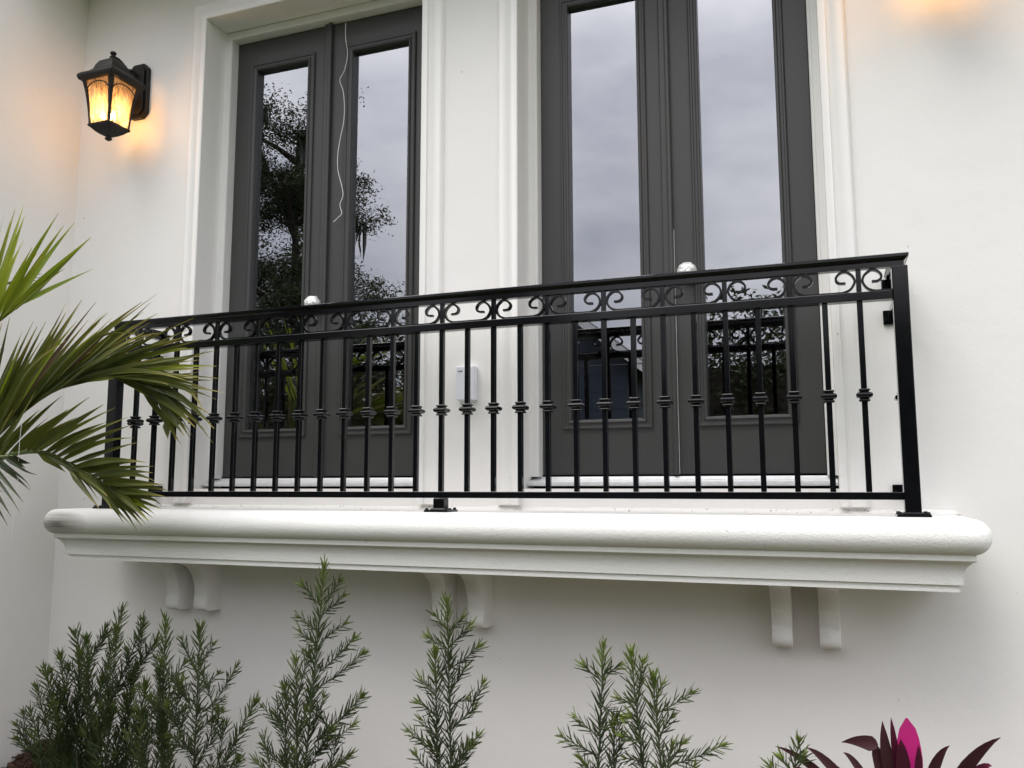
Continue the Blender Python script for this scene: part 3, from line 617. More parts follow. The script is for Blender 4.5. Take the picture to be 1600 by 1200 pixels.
# ================================================================ setting: ground
LEDGE = -0.022; WALL = .30; GROUND = -1.45
def sheet(name, x0, x1, y0, y1, z, m):
    return tag(mesh(name, [(x0,y0,z),(x1,y0,z),(x1,y1,z),(x0,y1,z)], [(0,1,2,3)], m), kind='structure')
sheet('ground', -250, 250, -300, 200, GROUND, LAWN)
sheet('road', -250, 250, -9.6, -6.2, GROUND + .008, ROAD)
def mulch():
    nx, ny = 150, 40; x0, x1, y0, y1 = -.80, 5.0, -1.3, .30; v = []; f = []
    for j in range(ny+1):
        for i in range(nx+1):
            x = x0+(x1-x0)*i/nx; y = y0+(y1-y0)*j/ny
            edge = min(1, (y-y0)/.35)
            h = .115*min(1, max(0, (y+.9)/1.1)) + .026*noise.noise((x*9, y*9, 1.3)) + .018*noise.noise((x*31, y*31, 4))
            h += .095*math.exp(-((x+.72)**2+(y-.27)**2)/.03)
            v.append((x, y, GROUND+.01+max(h, 0)*edge))
    for j in range(ny):
        for i in range(nx): a = j*(nx+1)+i; f.append((a, a+1, a+nx+2, a+nx+1))
    o = tag(mesh('mulch_bed', v, f, MULCH), kind='structure')
    rnd = random.Random(3); B = MB()
    for q_ in range(2600):
        x, y = (rnd.uniform(-.79, 1.2), rnd.uniform(-.5, .29)) if q_ < 1200 else (rnd.uniform(-.79, -.25), rnd.uniform(-.15, .29)); i = int((x-x0)/(x1-x0)*nx); j = int((y-y0)/(y1-y0)*ny); z = v[j*(nx+1)+i][2]
        a = rnd.uniform(0, 6.3); l = rnd.uniform(.012, .04); w = rnd.uniform(.004, .011); d = Vector((cos(a), sin(a), rnd.uniform(-.4, .5)))*l; n_ = Vector((-sin(a), cos(a), rnd.uniform(-.4, .4)))*w; u = Vector((0, 0, .005)); p = Vector((x, y, z+.008))
        B.add([p-d-n_, p+d-n_*.6, p+d+n_*.6, p-d+n_, p-d-n_+u, p+d-n_*.6+u, p+d+n_*.6+u, p-d+n_+u], [(3,2,1,0),(4,5,6,7),(0,1,5,4),(1,2,6,5),(2,3,7,6),(3,0,4,7)])
    tag(B.build('mulch_chips', MULCH), 'brown bark mulch chips heaped against the wall corner', 'mulch', kind='stuff')
mulch()

# ================================================================ house
house = empty('house', (1.6, .6, GROUND), 'white stucco house wall with two tall door openings', 'house')
MID = (.727, 2.489); HALF = .64; HEAD = 2.56
def wall_with_holes():
    X0, X1, Z0, Z1 = -.80, 7.0, GROUND-.2, 2.885; e = .03
    xs = [X0, MID[0]-HALF-e, MID[0]+HALF+e, MID[1]-HALF-e, MID[1]+HALF+e, X1]; zs = [Z0, .07, HEAD+e, Z1]
    B = MB(); y0, y1 = WALL, .56
    idx = {}
    def V(x, y, z):
        k = (round(x, 5), y, round(z, 5))
        if k not in idx: idx[k] = len(B.v); B.v.append((x, y, z))
        return idx[k]
    for i in range(5):
        for j in range(3):
            if j == 1 and i in (1, 3):
                a, b, c, d = xs[i], xs[i+1], zs[j], zs[j+1]
                for (p, q) in (((a,c),(b,c)), ((b,c),(b,d)), ((b,d),(a,d)), ((a,d),(a,c))):
                    B.f.append((V(p[0],y0,p[1]), V(q[0],y0,q[1]), V(q[0],y1,q[1]), V(p[0],y1,p[1])))
                continue
            for y in (y0, y1):
                q = (V(xs[i],y,zs[j]), V(xs[i+1],y,zs[j]), V(xs[i+1],y,zs[j+1]), V(xs[i],y,zs[j+1]))
                B.f.append(q if y == y0 else q[::-1])
    return B.build('wall', STUCCO, house)
wall_with_holes()
sw = MB().box(-3.2, -.80, -.72, 3.4, GROUND-.2, 2.885).build('side_wall', STUCCO, house)
MB().box(-3.2, 7.0, -.17, .62, 2.886, 2.93).build('soffit', STUCCO, house)
MB().box(-3.2, 7.0, -.21, -.171, 2.87, 3.06).build('fascia', FRAME, house)
mesh('roof', [(-3.4,-.26,3.07),(7.2,-.26,3.07),(7.2,4.5,5.2),(-3.4,4.5,5.2),(-3.4,-.26,3.0),(7.2,-.26,3.0),(7.2,4.5,5.13),(-3.4,4.5,5.13)],
     [(0,1,2,3),(7,6,5,4),(0,4,5,1),(1,5,6,2),(2,6,7,3),(3,7,4,0)], HROOF, house)
# dim room behind the doors
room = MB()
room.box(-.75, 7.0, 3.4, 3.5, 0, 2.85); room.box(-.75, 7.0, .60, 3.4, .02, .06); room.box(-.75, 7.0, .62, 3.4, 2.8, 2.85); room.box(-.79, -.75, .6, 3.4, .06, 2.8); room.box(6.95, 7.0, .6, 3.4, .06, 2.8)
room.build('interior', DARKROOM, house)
# moulded stucco surrounds
SP = [(0, .44), (0, .263), (.003, .260), (.027, .260), (.030, .2625), (.032, .273), (.040, .2755), (.050, .2735), (.062, .2685), (.074, .2675), (.086, .271), (.096, .278), (.103, .288), (.106, .302)]
for mx in MID:
    frame_sweep('door_surround', mx-HALF, mx+HALF, .002, HEAD, SP, TRIM, house, smooth=True)

# ================================================================ french doors
DY = .48
FP = [(0, .52), (0, .428), (.004, .4215), (.012, .4215), (.014, .4235), (.041, .4235)]
LP = [(0, .503), (0, .470), (.003, .466), (.011, .464), (.014, .467), (.016, .472), (.026, .4715), (.029, .467), (.035, .4665), (.039, .470), (.042, .4815)]
def french_door(mx, label, knob_leaf, knob_x):
    d = empty('french_door', (mx, DY, .1), label, 'door', 'paired french doors behind the railing')
    frame_sweep('door_frame', mx-.60, mx+.60, .122, 2.516, FP, FRAME, d)
    # sill: extruded profile
    pr = [(.53,.122),(.47,.122),(.466,.114),(.445,.113),(.443,.108),(.405,.106),(.403,.100),(.372,.098),(.366,.094),(.366,.086),(.372,.0815),(.53,.0815)]
    n = len(pr); x0, x1 = mx-.638, mx+.638
    v = [(x0, y, z) for y, z in pr] + [(x1, y, z) for y, z in pr]
    B = MB().add(v, [(i, (i+1) % n, n+(i+1) % n, n+i) for i in range(n)] + [tuple(range(n-1,-1,-1)), tuple(range(n, 2*n))])
    B.build('sill', SILL, d)
    MB().box(mx-.6, mx+.6, .476, .52, .1221, .131).build('door_sweep', BLACK, d)
    for s in (-1, 1):
        a, b = (mx-.597, mx-.0015) if s < 0 else (mx+.0015, mx+.597)
        z0, z1 = .1312, 2.512; c = (a+b)/2; gx0, gx1, gz0, gz1 = c-.162, c+.162, .372, 2.335
        B = MB(); t = DY+.044; h = .020
        hx0, hx1, hz0, hz1 = gx0-h, gx1+h, gz0-h, gz1+h
        o_ = [(a,z0),(b,z0),(b,z1),(a,z1)]; i_ = [(hx0,hz0),(hx1,hz0),(hx1,hz1),(hx0,hz1)]
        v = [(x,DY,z) for x,z in o_]+[(x,DY,z) for x,z in i_]+[(x,t,z) for x,z in o_]+[(x,t,z) for x,z in i_]
        f = []
        for k in range(4):
            q = (k+1) % 4
            f += [(k, q, 4+q, 4+k), (8+q, 8+k, 12+k, 12+q), (q, k, 8+k, 8+q), (4+k, 4+q, 12+q, 12+k)]
        leaf = B.add(v, f).build('door_leaf', DOOR, d)
        fr = frame_sweep('glazing_frame', gx0, gx1, gz0, gz1, LP, DOOR, leaf, closed=True)
        e = .006
        mesh('glass_pane', [(gx0-e,.500,gz0-e),(gx1+e,.500,gz0-e),(gx1+e,.500,gz1+e),(gx0-e,.500,gz1+e)], [(0,1,2,3)], GLASS, leaf)
        mesh('inner_glass_pane', [(gx0-e,.516,gz0-e),(gx1+e,.516,gz0-e),(gx1+e,.516,gz1+e),(gx0-e,.516,gz1+e)], [(0,1,2,3)], GLASS_IN, leaf)
        frame_sweep('glazing_spacer', gx0+.007, gx1-.007, gz0+.007, gz1-.007, [(0,.5145),(0,.5035),(.014,.5035)], SILL, leaf, closed=True)
        if s < 0:
            # astragal over the meeting joint, fixed to the left leaf
            ap = [(-.036,.4795),(-.036,.470),(-.031,.466),(-.010,.466),(-.008,.460),(-.004,.4565),(.006,.4565),(.010,.460),(.011,.4785)]
            m_ = len(ap); v = [(mx+u, y, .128) for u, y in ap]+[(mx+u, y, 2.5135) for u, y in ap]
            MB().add(v, [(i,(i+1)%m_,m_+(i+1)%m_,m_+i) for i in range(m_)]+[tuple(range(m_-1,-1,-1)),tuple(range(m_,2*m_))]).build('astragal', DOOR, leaf)
            if knob_leaf > 0: MB().box(mx+.0115, mx+.0135, .4788, .4798, .13, 1.2).build('weather_strip', WHITE, leaf)
        if s == knob_leaf:
            kx, kz = knob_x; B = MB()
            B.cyl((kx, .479, kz-.006), .034, -.008, 'y', 20); B.cyl((kx, .472, kz-.006), .013, -.03, 'y', 14)
            rs = []
            nu, nv = 26, 18
            for j in range(nv+1):
                for i in range(nu):
                    th = pi*j/nv; ph = 2*pi*i/nu
                    p = Vector((sin(th)*cos(ph), sin(th)*sin(ph), cos(th)))
                    r = .0365*(1+.13*noise.noise(p*2.4+Vector((kx,0,0)))+.11*noise.noise(p*6+Vector((0,kx,0))))
                    rs.append((kx+p.x*r*1.12, .415+p.y*r*1.0, kz+p.z*r*.98))
            f = [(j*nu+i, j*nu+(i+1)%nu, (j+1)*nu+(i+1)%nu, (j+1)*nu+i) for j in range(nv) for i in range(nu)]
            B.add(rs, f)
            k_ = B.build('door_knob', FOIL, leaf, smooth=True); k_['label'] = 'door knob wrapped in crumpled white foil'
    return d
french_door(MID[0], 'charcoal french doors on the left, leafy tree reflected, string hanging before them', -1, (.693, .998))
french_door(MID[1], 'charcoal french doors on the right, mostly pale cloud reflected in their glass', 1, (2.563, .994))
tag(MB().tube(catmull(STRING_PATH, 5), .0019, 5).build('string', STRINGM, None, smooth=True), 'thin wavy white string dangling from the head of the left door frame', 'string')

# ================================================================ balcony ledge
ledge = empty('balcony_ledge', (1.6, .3, LEDGE), 'deep white moulded stucco ledge on scrolled corbels under the railing', 'ledge')
XL, XR, YN = -.36, 3.56, -.19; RC = .05
def plan(o):
    r = max(RC-o, .0); xl, xr, yn = XL+o, XR-o, YN+o
    pts = [(xl, WALL+.01)]
    for cx, a0 in ((xl+r, pi), (xr-r, 1.5*pi)):
        for k in range(9):
            a = a0+(pi/2)*k/8
            pts.append((cx+r*cos(a), yn+r+r*sin(a)))
    pts.append((xr, WALL+.01)); return pts
def ledge_part(name, prof, top=False, bottom=False):
    rows = [plan(o) for o, z in prof]; n = len(rows[0]); v = []; f = []
    sub = 1
    for (o, z), r in zip(prof, rows): v += [(x, y, z) for x, y in r]
    for j in range(len(prof)-1):
        for i in range(n-1): f.append((j*n+i, j*n+i+1, (j+1)*n+i+1, (j+1)*n+i))
    if top: f.append(tuple(range(n-1, -1, -1)))
    if bottom: f.append(tuple(range((len(prof)-1)*n, len(prof)*n)))
    o = mesh(name, v, f, None, ledge)
    bm = bmesh.new(); bm.from_mesh(o.data); bmesh.ops.remove_doubles(bm, verts=bm.verts, dist=1e-6); bmesh.ops.dissolve_degenerate(bm, dist=1e-6, edges=bm.edges)
    bmesh.ops.recalc_face_normals(bm, faces=bm.faces); bm.to_mesh(o.data); bm.free()
    smooth_angle(o.data, 38); return o
r_ = .0565
NP = [(.062, LEDGE)] + [(r_-r_*sin(a), LEDGE-r_+r_*cos(a)) for a in [radians(x) for x in range(0, 171, 10)]] + [(.058, LEDGE-2*r_-.0005)]
CP = [(.060, -.1335), (.045, -.1340), (.045, -.1525), (.0475, -.1545), (.058, -.1595), (.0675, -.1685), (.0755, -.1810), (.0805, -.1955), (.083, -.212), (.084, -.2315), (.0935, -.2325), (.094, -.2545)]
def ledge_mat():
    m = mat('ledge_stucco', (.82, .81, .785), .82, .25, bump=[(60, .28, .004), (170, .5, .0028)], vary=(4, .3, (.76, .75, .72)))
    # dark noise-broken patch at the left end, and hairline grime
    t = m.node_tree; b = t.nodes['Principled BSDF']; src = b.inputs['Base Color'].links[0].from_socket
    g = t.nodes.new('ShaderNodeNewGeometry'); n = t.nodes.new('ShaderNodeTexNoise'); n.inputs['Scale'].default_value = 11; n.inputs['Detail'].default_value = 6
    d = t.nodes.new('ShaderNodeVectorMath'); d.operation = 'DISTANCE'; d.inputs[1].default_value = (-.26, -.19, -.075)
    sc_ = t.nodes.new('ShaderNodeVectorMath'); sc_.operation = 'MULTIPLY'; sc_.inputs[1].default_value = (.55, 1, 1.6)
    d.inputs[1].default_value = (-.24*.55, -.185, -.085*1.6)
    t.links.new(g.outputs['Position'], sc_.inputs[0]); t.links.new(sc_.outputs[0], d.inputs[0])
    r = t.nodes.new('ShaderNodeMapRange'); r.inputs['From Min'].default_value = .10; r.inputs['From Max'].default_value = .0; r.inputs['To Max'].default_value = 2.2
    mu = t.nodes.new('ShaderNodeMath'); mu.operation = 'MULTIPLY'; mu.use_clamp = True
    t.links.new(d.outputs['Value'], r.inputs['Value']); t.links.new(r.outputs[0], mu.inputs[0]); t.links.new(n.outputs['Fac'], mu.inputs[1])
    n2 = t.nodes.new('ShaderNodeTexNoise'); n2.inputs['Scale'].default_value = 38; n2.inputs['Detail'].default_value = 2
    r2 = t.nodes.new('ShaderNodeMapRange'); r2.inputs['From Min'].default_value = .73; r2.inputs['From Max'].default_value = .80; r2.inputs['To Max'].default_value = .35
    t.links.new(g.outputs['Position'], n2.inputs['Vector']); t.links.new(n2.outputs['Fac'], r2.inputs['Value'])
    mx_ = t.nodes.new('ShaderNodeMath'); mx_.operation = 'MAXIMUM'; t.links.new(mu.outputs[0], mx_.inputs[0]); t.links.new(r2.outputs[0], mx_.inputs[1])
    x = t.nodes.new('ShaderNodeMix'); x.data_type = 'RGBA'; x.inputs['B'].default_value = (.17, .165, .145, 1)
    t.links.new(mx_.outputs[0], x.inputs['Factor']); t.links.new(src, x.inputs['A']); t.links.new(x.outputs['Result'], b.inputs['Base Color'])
    return m
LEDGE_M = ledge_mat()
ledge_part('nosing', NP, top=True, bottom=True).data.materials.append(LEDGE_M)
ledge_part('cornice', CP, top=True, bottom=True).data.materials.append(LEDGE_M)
# mortar cove where ledge meets wall
cv = [(.301, LEDGE+.015), (.296, LEDGE+.013), (.288, LEDGE+.007), (.283, LEDGE+.003), (.281, LEDGE-.001), (.301, LEDGE-.001)]
v = []; ns = 120
for i in range(ns+1):
    x = -.33+3.86*i/ns
    for y, z in cv: v.append((x, y+(.0035*noise.noise((x*7, y*30, 0)) if y < .3 else 0), z+(.004*noise.noise((x*6, 3, 1)) if z > LEDGE+.005 else 0)))
f = [(i*6+k, i*6+k+1, (i+1)*6+k+1, (i+1)*6+k) for i in range(ns) for k in range(5)] + [(0,1,2,3,4,5), tuple(ns*6+k for k in (5,4,3,2,1,0))]
def cove_mat():
    m = mat('grimy_mortar', (.78, .77, .74), .9, .2, bump=[(120, .3, .003)])
    t = m.node_tree; b = t.nodes['Principled BSDF']; g = t.nodes.new('ShaderNodeNewGeometry')
    n = t.nodes.new('ShaderNodeTexNoise'); n.inputs['Scale'].default_value = 70; n.inputs['Detail'].default_value = 2
    r = t.nodes.new('ShaderNodeMapRange'); r.inputs['From Min'].default_value = .66; r.inputs['From Max'].default_value = .74
    x = t.nodes.new('ShaderNodeMix'); x.data_type = 'RGBA'; x.inputs['A'].default_value = (.78,.77,.74,1); x.inputs['B'].default_value = (.16,.15,.13,1)
    t.links.new(g.outputs['Position'], n.inputs['Vector']); t.links.new(n.outputs['Fac'], r.inputs['Value']); t.links.new(r.outputs[0], x.inputs['Factor']); t.links.new(x.outputs['Result'], b.inputs['Base Color'])
    return m
mesh('mortar_cove', v, f, cove_mat(), ledge, smooth=True)
# corbels
q = [(.31, -.2555), (.075, -.2555), (.075, -.276)] + [tuple(p[:2]) for p in catmull([(.088, -.279, 0), (.120, -.290, 0), (.155, -.320, 0), (.178, -.360, 0), (.190, -.400, 0), (.193, -.435, 0), (.188, -.462, 0), (.186, -.482, 0), (.195, -.499, 0), (.215, -.509, 0), (.245, -.512, 0)], 3)] + [(.31, -.512)]
n = len(q)
v = [(-.036, y, z) for y, z in q]+[(.036, y, z) for y, z in q]
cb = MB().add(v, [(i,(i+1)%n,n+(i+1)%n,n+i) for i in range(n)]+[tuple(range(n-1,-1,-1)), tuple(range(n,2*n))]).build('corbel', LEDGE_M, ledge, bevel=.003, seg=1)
smooth_angle(cb.data, 45); first = True
for pc in (.178, 1.60, 2.990):
    for s in (-.083, .083):
        if first: cb.location = (pc+s, 0, 0); first = False
        else: inst('corbel', cb.data, ledge, (pc+s, 0, 0))

# ================================================================ railing
rail = empty('railing', (1.61, 0, LEDGE), 'glossy black metal balcony railing with scroll frieze and knuckled balusters', 'railing')
S = .115; PX0, PX1 = -.132, 3.352; PLATE = LEDGE
CAPS = [(-.015,.836),(-.015,.8545),(-.019,.857),(-.024,.862),(-.0275,.867),(-.030,.8675),(-.030,.8765),(-.027,.8785),(.027,.8785),(.030,.8765),(.030,.8675),(.0275,.867),(.024,.862),(.019,.857),(.015,.8545),(.015,.836)]
def prism_x(name, prof, x0, x1, mitre=True):
    n = len(prof); v = [(x0+(y if mitre else 0)*1.0, y, z) for y, z in prof]+[(x1-(y if mitre else 0), y, z) for y, z in prof]
    return MB().add(v, [(i,(i+1)%n,n+(i+1)%n,n+i) for i in range(n)]+[tuple(range(n-1,-1,-1)), tuple(range(n,2*n))]).build(name, BLACK, rail)
prism_x('top_rail', CAPS, PX0, PX1)
def side_rail(name, prof, x, flip):
    n = len(prof); s = -1 if flip else 1
    v = [(x+s*y*-1, y*1.0+.0003, z) for y, z in prof]+[(x+s*y*-1, WALL-.012, z) for y, z in prof]
    return MB().add(v, [(i,(i+1)%n,n+(i+1)%n,n+i) for i in range(n)]+[tuple(range(n-1,-1,-1)), tuple(range(n,2*n))]).build(name, BLACK, rail)
for x, fl in ((PX1, False), (PX0, True)):
    side_rail('side_top_rail', CAPS, x, fl)
    MB().box(x-.016, x+.016, .026, WALL-.012, .7220, .7525).build('side_middle_rail', BLACK, rail, bevel=.002)
    MB().box(x-.0125, x+.0125, .026, WALL-.012, .034, .0595).build('side_bottom_rail', BLACK, rail, bevel=.002)
    for zt, zc in ((.80, .86), (.69, .74), (.048, .085)):
        k = -1 if x > 1 else 1
        b_ = MB().box(x-.022 if k > 0 else x-.040, x+.040 if k > 0 else x+.022, WALL-.012, WALL-.001, zt-.004, zc)
        b_.cyl((x+k*.029, WALL-.012, (zt+zc)/2-.01), .006, -.005, 'y', 10)
        b_.build('wall_bracket', BLACK, rail, bevel=.0015, seg=1)
mr_ = MB().box(PX0+.0255, PX1-.0255, -.022, .022, .7220, .7525).build('middle_rail', BLACK, rail, bevel=.002)
MB().box(PX0+.0255, PX1-.0255, -.0125, .0125, .034, .0595).build('bottom_rail', BLACK, rail, bevel=.002)
for x in (PX0, PX1):
    MB().box(x-.0255, x+.0255, -.0255, .0255, PLATE+.009, .8358).build('post', BLACK, rail, bevel=.003)
MB().box(1.61-.024, 1.61+.024, -.024, .024, PLATE+.009, .0335).build('centre_foot', BLACK, rail, bevel=.003)
pl = MB().box(-.052, .052, -.052, .052, .0005, .0085); pl.lathe((0, 0, .0086), [(.034, 0), (.034, .004), (.028, .008)], square=True)
bl = MB()
plate0 = None
for x in (PX0, 1.61, PX1):
    if plate0 is None: plate0 = pl.build('base_plate', BLACK, rail, bevel=.0012, seg=1, loc=(x, 0, PLATE)); p_ = plate0
    else: p_ = inst('base_plate', plate0.data, rail, (x, 0, PLATE))
    for sx in (-1, 1):
        for sy in (-1, 1):
            if not bl.v:
                bl.cyl((0,0,0), .0085, .0022, 'z', 12); bl.cyl((0,0,.0022), .0068, .006, 'z', 6); bolt0 = bl.build('bolt', IRON, p_, loc=(sx*.042, sy*.042, .0087))
            else: inst('bolt', bolt0.data, p_, (sx*.042, sy*.042, .0087))
# balusters and knuckles
KZ = .392
bal = MB().box(-.0096, .0096, -.0096, .0096, .060, .7215)
kn = MB().lathe((0,0,KZ), [(0.0103, -0.0225), (0.0168, -0.0222), (0.0182, -0.0195), (0.0182, -0.0165), (0.0165, -0.0148), (0.0138, -0.0135), (0.0148, -0.0112), (0.0215, -0.0085), (0.0258, -0.0055), (0.027, -0.0022), (0.027, 0.0022), (0.0258, 0.0055), (0.0215, 0.0085), (0.0148, 0.0112), (0.0138, 0.0135), (0.0165, 0.0148), (0.0182, 0.0165), (0.0182, 0.0195), (0.0168, 0.0222), (0.0103, 0.0225)], square=True)
bal0 = None
spots = [(i*S, 0) for i in range(29)] + [(PX1, .135), (PX0, .135)]
for x, y in spots:
    if bal0 is None:
        bal0 = bal.build('baluster', BLACK, rail, bevel=.0012, seg=1, loc=(x, y, 0)); kn0 = kn.build('knuckle', BLACK, bal0, bevel=.0008, seg=1)
    else:
        o = inst('baluster', bal0.data, rail, (x, y, 0)); k_ = inst('knuckle', kn0.data, o, (0, 0, 0))
# frieze uprights and scrolls
up0 = None
for i in range(0, 29, 2):
    if up0 is None: up0 = MB().box(-.0085, .0085, -.0085, .0085, .7527, .8358).build('frieze_upright', BLACK, rail, bevel=.0012, seg=1, loc=(i*S, 0, 0))
    else: inst('frieze_upright', up0.data, rail, (i*S, 0, 0))
def ribbon(path, wy=.0080, th=.0041):
    P = catmull(path, 5); v = []
    for i, p in enumerate(P):
        t = (P[min(i+1,len(P)-1)]-P[max(i-1,0)]).normalized(); nrm = Vector((-t.z, 0, t.x))
        for a, b in ((-1,-1),(1,-1),(1,1),(-1,1)): v.append(p+nrm*th*a+Vector((0, wy*b, 0)))
    f = [(j*4+k, j*4+(k+1)%4, (j+1)*4+(k+1)%4, (j+1)*4+k) for j in range(len(P)-1) for k in range(4)]+[(3,2,1,0), tuple((len(P)-1)*4+k for k in range(4))]
    return v, f
CURL = [(x, z*.975) for x, z in [(.062,.0030),(.040,.0045),(.018,.0155),(.0045,.040),(.0105,.0625),(.030,.0795),(.050,.0775),(.0645,.0625),(.0635,.0475),(.053,.0395),(.034,.0385)]]
Z0 = .7530; half = S-.0085
curlL = [(x, 0, Z0+z) for x, z in CURL]
full = [(x, 0, z) for x, y, z in reversed(curlL)] + [(S-.0085, 0, Z0+.003)] + [(2*half-x, 0, z) for x, y, z in curlL]
scr = None
for i in range(0, 28, 2):
    if scr is None:
        B = MB(); B.add(*ribbon(full)); scr = B.build('scroll', BLACK, rail, loc=(i*S+.0085, 0, 0)); smooth_angle(scr.data, 40)
    else: inst('scroll', scr.data, rail, (i*S+.0085, 0, 0))
B = MB(); B.add(*ribbon(list(reversed(curlL)) + [(.085, 0, Z0+.003), (PX1-.0255-28*S-.0087, 0, Z0+.003)])); e1 = B.build('half_scroll', BLACK, rail, loc=(28*S+.0085, 0, 0)); smooth_angle(e1.data, 40)
B = MB(); B.add(*ribbon([(-x, 0, z) for x, y, z in reversed(curlL)] + [(-.085, 0, Z0+.003), (PX0+.0257+.0085, 0, Z0+.003)])); e2 = B.build('half_scroll', BLACK, rail, loc=(-.0085, 0, 0)); smooth_angle(e2.data, 40)

# ================================================================ wall box on the pier
box_ = empty('wall_box', (1.6, .30, .53), 'small white plastic box with blue print on the pier between the doors', 'box')
MB().box(1.556, 1.646, .2585, .3000, .460, .611).build('casing', PLASTIC, box_, bevel=.004)
MB().box(1.5595, 1.6425, .2965, .3005, .4575, .6135).build('back_plate', PLASTIC, box_)
MB().box(1.588, 1.597, .268, .284, .445, .4598).build('cable_gland', WHITE, box_, bevel=.001)
wm = MB()
for x0, x1, z0, z1 in ((0,.0022,0,.0085),(0,.006,0,.002),(.0075,.0095,0,.006),(.0105,.0125,0,.006),(.0105,.0155,.0045,.006),(.0135,.0155,0,.006),(.0165,.0185,0,.006),(.0165,.0215,.0045,.006),(.0165,.0215,0,.0015),(.0195,.0215,0,.0075)):
    wm.box(1.566+x0, 1.566+x1, .2578, .2586, .585+z0, .585+z1)
wm.build('printed_wordmark', NAVY, box_)

# ================================================================ lanterns
def lamp_glass():
    m = bpy.data.materials.new('seeded_amber_glass'); m.use_nodes = True; t = m.node_tree; t.nodes.clear()
    o = t.nodes.new('ShaderNodeOutputMaterial'); a = t.nodes.new('ShaderNodeBsdfTransparent'); b = t.nodes.new('ShaderNodeBsdfTranslucent'); x = t.nodes.new('ShaderNodeMixShader')
    g = t.nodes.new('ShaderNodeNewGeometry'); mp = t.nodes.new('ShaderNodeMapping'); mp.inputs['Scale'].default_value = (1, 1, .18)
    n = t.nodes.new('ShaderNodeTexNoise'); n.inputs['Scale'].default_value = 95; n.inputs['Detail'].default_value = 3
    r = t.nodes.new('ShaderNodeMapRange'); r.inputs['From Min'].default_value = .35; r.inputs['From Max'].default_value = .68; r.inputs['To Min'].default_value = .22; r.inputs['To Max'].default_value = .60
    a.inputs['Color'].default_value = (.96, .88, .74, 1); b.inputs['Color'].default_value = (.90, .66, .40, 1)
    t.links.new(g.outputs['Position'], mp.inputs['Vector']); t.links.new(mp.outputs[0], n.inputs['Vector']); t.links.new(n.outputs['Fac'], r.inputs['Value'])
    t.links.new(r.outputs[0], x.inputs['Fac']); t.links.new(a.outputs[0], x.inputs[1]); t.links.new(b.outputs[0], x.inputs[2])
    gl = t.nodes.new('ShaderNodeBsdfGlossy'); gl.inputs['Roughness'].default_value = .1; x2 = t.nodes.new('ShaderNodeMixShader'); x2.inputs['Fac'].default_value = .05
    t.links.new(x.outputs[0], x2.inputs[1]); t.links.new(gl.outputs[0], x2.inputs[2]); t.links.new(x2.outputs[0], o.inputs['Surface'])
    return m
LGLASS = lamp_glass()
def emit(name, col, s):
    m = bpy.data.materials.new(name); m.use_nodes = True; t = m.node_tree; t.nodes.clear()
    o = t.nodes.new('ShaderNodeOutputMaterial'); e = t.nodes.new('ShaderNodeEmission'); e.inputs['Color'].default_value = (*col, 1); e.inputs['Strength'].default_value = s
    t.links.new(e.outputs[0], o.inputs['Surface']); return m
BULB = emit('glowing_bulb', (1, .62, .25), 38)
